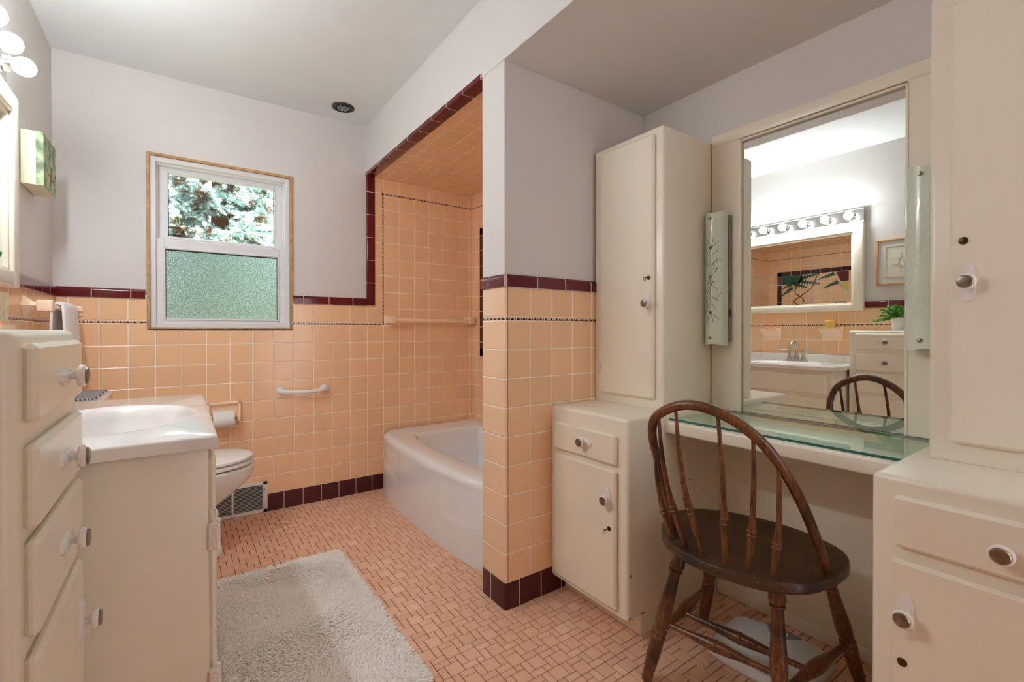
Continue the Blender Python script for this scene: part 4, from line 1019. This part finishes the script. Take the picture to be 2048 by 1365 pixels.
# grab bar
c = thing('grab_bar', 'white ceramic grab bar on the far wall tile below the window', 'grab bar', (1.46, -.02, .67))
bm = bmesh.new(); gz = .700
pts = spline([(1.335, -.012, gz - .005), (1.345, -.038, gz - .006), (1.385, -.050, gz - .010), (1.455, -.052, gz - .013), (1.525, -.050, gz - .010), (1.565, -.038, gz - .004), (1.575, -.012, gz - .003)], 5)
k = len(pts); tube(bm, pts, [.0115 + .0115 * max(0, (abs(i / (k - 1) - .5) * 2 - .45) / .55) ** 1.3 for i in range(k)], 16); fix(bm); obj('bar', bm, m_white, c)
for x_ in (1.335, 1.575):
    bm = bmesh.new(); lathe(bm, [(.025, 0), (.025, .006), (.0235, .014), (.020, .022), (.012, .028)], (x_, -.0005, gz - .004), (0, -1, 0), 24); obj('flange', bm, m_white, c)

# floor register
c = thing('air_register', 'white slatted air register low on the far wall', 'vent', (1.13, -.01, .0))
vx0, vx1, vz0, vz1 = .990, 1.2615, .004, .181
bm = bmesh.new(); 
for q in ((vx0, vx0 + .018, vz0, vz1), (vx1 - .026, vx1, vz0, vz1), (vx0, vx1, vz1 - .018, vz1), (vx0, vx1, vz0, vz0 + .022), (1.082, 1.092, vz0, vz1)): box(bm, q[0], q[1], -.012, -.0015, q[2], q[3], .003, 2)
obj('frame', bm, m_vent, c)
bm = bmesh.new(); box(bm, vx0 + .01, vx1 - .01, -.004, -.0015, vz0 + .01, vz1 - .01); obj('duct_back', bm, m_dark, c)
bm = bmesh.new(); z = vz0 + .027
while z < vz1 - .020:
    box(bm, vx0 + .016, vx1 - .024, -.0105, -.0045, z, z + .0014); z += .0078
fix(bm); obj('slats', bm, m_vent, c)
bm = bmesh.new(); box(bm, vx1 - .020, vx1 - .016, -.017, -.011, .125, .145, .001, 1); obj('damper_lever', bm, m_dark, c)
# ceiling vent
c = thing('ceiling_vent', 'round dark grey vent fitting on the ceiling near the far wall', 'vent', (1.643, -.19, ZC - .012))
bm = bmesh.new(); lathe(bm, [(.064, 0), (.063, .005), (.052, .009), (.044, .006), (.042, .001)], (1.643, -.19, ZC - .0005), (0, 0, -1), 36); fix(bm); obj('ring', bm, simple('dark_grey_metal', (62, 64, 62), .4, .5, .1), c)
bm = bmesh.new()
for k in range(8):
    a = 2 * PI * k / 8; lathe(bm, [(.009, 0), (.008, .004), (.003, .005)], (1.643 + .026 * math.cos(a), -.19 + .026 * math.sin(a), ZC - .006), (0, 0, -1), 8)
lathe(bm, [(.012, 0), (.010, .006), (.002, .007)], (1.643, -.19, ZC - .006), (0, 0, -1), 12); obj('grille', bm, simple('grey_grille', (150, 152, 150), .4, .4, .3, 90), c)

# ------------------------------------------------------------------ bathtub
c = thing('bathtub', 'white bow-front bathtub filling the tiled alcove', 'bathtub', (2.25, -.715, .003))
XB, TY0, TY1 = XR - .001, -1.4290, -.0008
front = [(-.0008, 1.968), (-.035, 1.945), (-.08, 1.921), (-.137, 1.9095), (-.2045, 1.8995), (-.30, 1.892), (-.4137, 1.886), (-.56, 1.8815), (-.724, 1.8800), (-.87, 1.8805), (-.997, 1.884), (-1.10, 1.888), (-1.182, 1.8935), (-1.2868, 1.9125), (-1.36, 1.937), (-1.41, 1.960), (-1.4290, 1.973)]
fc = spline([(x, y, 0) for y, x in front], 5)
def sstep(a, b_, x): t_ = max(0, min(1, (x - a) / (b_ - a))); return t_ * t_ * (3 - 2 * t_)
prof = [(0, .0025), (0, .06), (0, .11), (0, .14), (0, .155), (0, .17), (0, .185), (0, .20), (0, .23), (0, .27), (0, .31), (0, .335), (-.001, .350), (.001, .362), (.006, .374), (.014, .383), (.026, .388), (.042, .390)]
bm = bmesh.new(); G = []
for i, p in enumerate(fc):
    t_ = (fc[min(i + 1, len(fc) - 1)] - fc[max(i - 1, 0)]).normalized(); nrm = Vector((t_.y, -t_.x, 0)); nrm = -nrm if nrm.x > 0 else nrm
    centre = sstep(-1.003, -.992, p.y) * (1 - sstep(-.424, -.413, p.y)); row = []
    dist = min(abs(p.y + .4185), abs(p.y + .9975)); zs = .160 + .05 * min(1, dist / .30) if p.y > -.42 else .160 + .055 * (min(1, dist / .38)) ** 1.5
    for ins, z in prof:
        rec = .011 * (1 - centre) * .4 * sstep(zs - .012, zs + .012, z) * (1 - sstep(.338, .360, z))
        q = p - nrm * (ins + rec); row.append((min(max(q.x, 0), XB), min(max(q.y, TY0), TY1), z))
    G.append([bm.verts.new(v) for v in row])
for A, B in zip(G, G[1:]):
    for j in range(len(prof) - 1): bm.faces.new((A[j], A[j + 1], B[j + 1], B[j]))
# deck and basin by rings round the basin centre
bcx, bcy = 2.335, -.735
top = [g_[-1] for g_ in G]; last = [Vector(v.co) for v in top]
outerp = last + [Vector((XB, TY0, .390)), Vector((XB, -.715, .390)), Vector((XB, TY1, .390))]
ov = top + [bm.verts.new(v) for v in outerp[len(last):]]
def basin(v, k, z):
    an = math.atan2(v.y - bcy, v.x - bcx); ca, sa = math.cos(an), math.sin(an); p_ = 3.2
    ax2 = .262 if ca > 0 else .320; ay2 = .625
    r = 1 / ((abs(ca) / ax2) ** p_ + (abs(sa) / ay2) ** p_) ** (1 / p_)
    return (bcx + ca * r * k, bcy + sa * r * k, z)
prev = ov
for k, z in ((1.03, .390), (1.0, .386), (.975, .375), (.95, .34), (.90, .20), (.84, .11), (.72, .075), (.3, .07)):
    cur = [bm.verts.new(basin(v, k, z)) for v in outerp]; N = len(cur)
    for i in range(N): bm.faces.new((prev[i], prev[(i + 1) % N], cur[(i + 1) % N], cur[i]))
    prev = cur
bm.faces.new(prev); fix(bm); obj('tub_shell', bm, m_white, c, angle=60)
bm = bmesh.new(); lathe(bm, [(.030, 0), (.030, .004), (.022, .007), (.001, .007)], (2.33, -1.31, .26), (0, 1, .25), 20); obj('overflow_plate', bm, m_chrome, c)

# alcove towel bar
c = thing('towel_bar', 'long peach ceramic towel bar on the tile inside the tub alcove', 'towel bar', (2.28, -.03, 1.1))
for x_, xo in ((1.990, 0), (2.598, 0)):
    bm = bmesh.new(); lathe(bm, [(.042, 0), (.040, .004), (.026, .018), (.022, .034)], (x_, -.0005, 1.125), (0, -1, 0), 4)
    R_ = Matrix.Rotation(PI / 4, 4, 'Y')
    for v in bm.verts: v.co = Matrix.Translation((x_, 0, 1.125)) @ R_ @ Matrix.Translation((-x_, 0, -1.125)) @ v.co
    box(bm, x_ - .026, x_ + .026, -.074, -.032, 1.100, 1.150, .005, 3); fix(bm); obj('post', bm, m_ceramic, c)
bm = bmesh.new(); box(bm, 2.014, 2.574, -.064, -.044, 1.114, 1.134, .003, 2); obj('bar', bm, m_ceramic, c)

# tile mural on the alcove back wall
c = thing('tile_mural', 'palm and vine tile mural with burgundy edging on the tub back wall', 'mural', (XR, -.72, .95))
PM = lambda a, b_, d: (XR - .0006 - d, a, b_)
bm = bmesh.new(); MY0, MY1, MZ0, MZ1 = -1.332, -.113, .867, 1.7985
for q in ((MY1 - .0555, MY1, MZ0, MZ1), (MY0, MY0 + .0555, MZ0, MZ1), (MY0, MY1, MZ1 - .0545, MZ1), (MY0, MY1, MZ0, MZ0 + .0545)): box(bm, XR - .0018, XR - .0004, *q)
obj('edging', bm, m_mural_edge, c)
def mpoly(bm, pts, mat=0, d=.0008): prism(bm, pts, PM, 0, d, mat)
bm = bmesh.new()
mpoly(bm, [(-.168, 1.744), (-.40, 1.744), (-.41, 1.68), (-.37, 1.635), (-.168, 1.638)])
def frond(bm, base, tip, w, n=9, mat=0, one=0):
    bx_, bz_ = base; tx, tz = tip; dx, dz = tx - bx_, tz - bz_; L = math.hypot(dx, dz); ux, uz = dx / L, dz / L; nx, nz = -uz, ux
    up_, dn = [], []
    for i in range(n):
        f = i / n; f2 = (i + .75) / n; ww = w * (1 - f * .75)
        if one >= 0: up_ += [(bx_ + dx * f + nx * ww * .25, bz_ + dz * f + nz * ww * .25), (bx_ + dx * f2 + nx * ww, bz_ + dz * f2 + nz * ww)]
        if one <= 0: dn += [(bx_ + dx * f - nx * ww * .25, bz_ + dz * f - nz * ww * .25), (bx_ + dx * f2 - nx * ww, bz_ + dz * f2 - nz * ww)]
    poly = [(bx_, bz_)] + up_ + [(tx, tz)] + dn[::-1]
    mpoly(bm, poly, mat)
frond(bm, (-.39, 1.70), (-.60, 1.745), .040, 7, 0, 0); frond(bm, (-.36, 1.665), (-.603, 1.619), .040, 8, 1, 0)
frond(bm, (-.30, 1.64), (-.46, 1.585), .036, 7, 1, 0); frond(bm, (-.28, 1.64), (-.18, 1.585), .030, 6, 1, 0)
frond(bm, (-.30, 1.595), (-.170, 1.50), .042, 8, 1, 0); frond(bm, (-.755, 1.727), (-.575, 1.668), .030, 9, 1, 0); frond(bm, (-.795, 1.628), (-.640, 1.559), .034, 9, 1, 0)
fix(bm); obj('palm_fronds', bm, [m_mg, m_mg2], c, smooth=False)
bm = bmesh.new()
def vine(pts, w=.0055):
    sp = [(p.x, p.y) for p in spline([(a, b_, 0) for a, b_ in pts], 5)]; L, Rr = [], []
    for i, (a, b_) in enumerate(sp):
        a1, b1 = sp[min(i + 1, len(sp) - 1)]; a0_, b0_ = sp[max(i - 1, 0)]; dx, dy = a1 - a0_, b1 - b0_; l = math.hypot(dx, dy) or 1
        L.append(bm.verts.new(PM(a - dy / l * w, b_ + dx / l * w, .0011))); Rr.append(bm.verts.new(PM(a + dy / l * w, b_ - dx / l * w, .0011)))
    for i in range(len(L) - 1): bm.faces.new((L[i], L[i + 1], Rr[i + 1], Rr[i]))
vine([(-.598, 1.744), (-.56, 1.69), (-.545, 1.63), (-.50, 1.565), (-.42, 1.505), (-.374, 1.471), (-.33, 1.44), (-.315, 1.421), (-.33, 1.39), (-.37, 1.375), (-.46, 1.35)])
vine([(-.36, 1.744), (-.352, 1.66), (-.345, 1.61)], .008); vine([(-.345, 1.61), (-.325, 1.535), (-.35, 1.50), (-.40, 1.465), (-.425, 1.43), (-.423, 1.404)])
obj('vines', bm, m_mbr, c, smooth=False)
bm = bmesh.new()
mpoly(bm, [(-.760, 1.735), (-.775, 1.738), (-.84, 1.56), (-.826, 1.56)], 0, .0012); mpoly(bm, [(-.775, 1.742), (-.90, 1.742), (-.90, 1.63), (-.82, 1.63)], 1)
mpoly(bm, [(-.826, 1.635), (-.88, 1.63), (-.90, 1.55), (-.895, 1.50), (-.86, 1.49), (-.835, 1.54)], 2); mpoly(bm, [(-.84, 1.535), (-.90, 1.50), (-.92, 1.46), (-.88, 1.475), (-.85, 1.505)], 3, .0012)
mpoly(bm, [(-.43, 1.36), (-.45, 1.405), (-.49, 1.42), (-.515, 1.455), (-.540, 1.458), (-.53, 1.41), (-.52, 1.36)], 0, .0010); mpoly(bm, [(-.44, 1.36), (-.46, 1.40), (-.50, 1.415), (-.51, 1.36)], 2, .0013)
fl = [(-.82 + .065 * math.cos(a), 1.375 + .022 * math.sin(a)) for a in [2 * PI * i / 20 for i in range(20)]]; mpoly(bm, fl, 1); mpoly(bm, [(-.815 + .035 * math.cos(a) * (1 + .3 * (i % 2)), 1.375 + .014 * math.sin(a) * (1 + .3 * (i % 2))) for i, a in enumerate([2 * PI * i / 16 for i in range(16)])], 3, .0012)
mpoly(bm, [(-.95, 1.15), (-1.0, 1.30), (-1.1, 1.36), (-1.2, 1.25), (-1.15, 1.12), (-1.02, 1.08)], 1); mpoly(bm, [(-.35, 1.0), (-.42, 1.18), (-.52, 1.22), (-.60, 1.10), (-.5, .98)], 0)
fix(bm); obj('birds_and_blossoms', bm, [m_mp, m_mb, m_my, m_mw], c, smooth=False)

# ------------------------------------------------------------------ shag rug
def rug():
    R = random.Random(2); RX0, RX1, RY0, RY1 = .930, 1.452, -1.765, -.768
    vs, fs = [], []
    c8 = [(RX0, RY0), (RX1, RY0), (RX1, RY1), (RX0, RY1)]
    for z in (.003, .019): vs += [(x, y, z) for x, y in c8]
    fs += [(3, 2, 1, 0), (4, 5, 6, 7), (0, 1, 5, 4), (1, 2, 6, 5), (2, 3, 7, 6), (3, 0, 4, 7)]
    st = .0062; nx, ny = int((RX1 - RX0) / st), int((RY1 - RY0) / st)
    for i in range(nx + 1):
        for j in range(ny + 1):
            x = RX0 + i * st + R.uniform(-.003, .003); y = RY0 + j * st + R.uniform(-.003, .003)
            if y > RY1 + .0: continue
            sw = math.sin(x * 9 + 2 * math.sin(y * 7)) + math.cos(y * 11 + x * 5)
            a = sw * 1.3 + R.uniform(-1.1, 1.1); h = R.uniform(.008, .015); l = R.uniform(.007, .017); w = R.uniform(.0028, .0044)
            ed = min(x - RX0, RX1 - x, y - RY0, RY1 - y)
            if ed < .02: 
                a = math.atan2(y - (RY0 + RY1) / 2, x - (RX0 + RX1) / 2) + R.uniform(-.6, .6); l *= 1.3; h *= .8
            dx, dy = math.cos(a), math.sin(a); k = len(vs)
            for f, ww, hh in ((0, .8, .0), (.35, 1.0, .7), (1.0, .8, 1.0)):
                bx_, by_, bz_ = x + dx * l * f, y + dy * l * f, .014 + (h * hh if f else 0)
                for q in range(4):
                    an = a + PI / 4 + q * PI / 2; vs.append((bx_ + math.cos(an) * w * ww, by_ + math.sin(an) * w * ww, bz_))
            vs.append((x + dx * l * 1.15, y + dy * l * 1.15, .014 + h * 1.02))
            for s_ in range(2):
                for q in range(4): fs.append((k + s_ * 4 + q, k + s_ * 4 + (q + 1) % 4, k + s_ * 4 + 4 + (q + 1) % 4, k + s_ * 4 + 4 + q))
            for q in range(4): fs.append((k + 8 + q, k + 8 + (q + 1) % 4, k + 12))
    me = bpy.data.meshes.new('bath_rug'); me.from_pydata(vs, [], fs); me.materials.append(m_rug)
    for p in me.polygons: p.use_smooth = True
    o = bpy.data.objects.new('bath_rug', me); COL.objects.link(o)
    tag(o, 'cream shaggy bath rug on the mosaic floor in front of the vanity', 'rug')
rug()
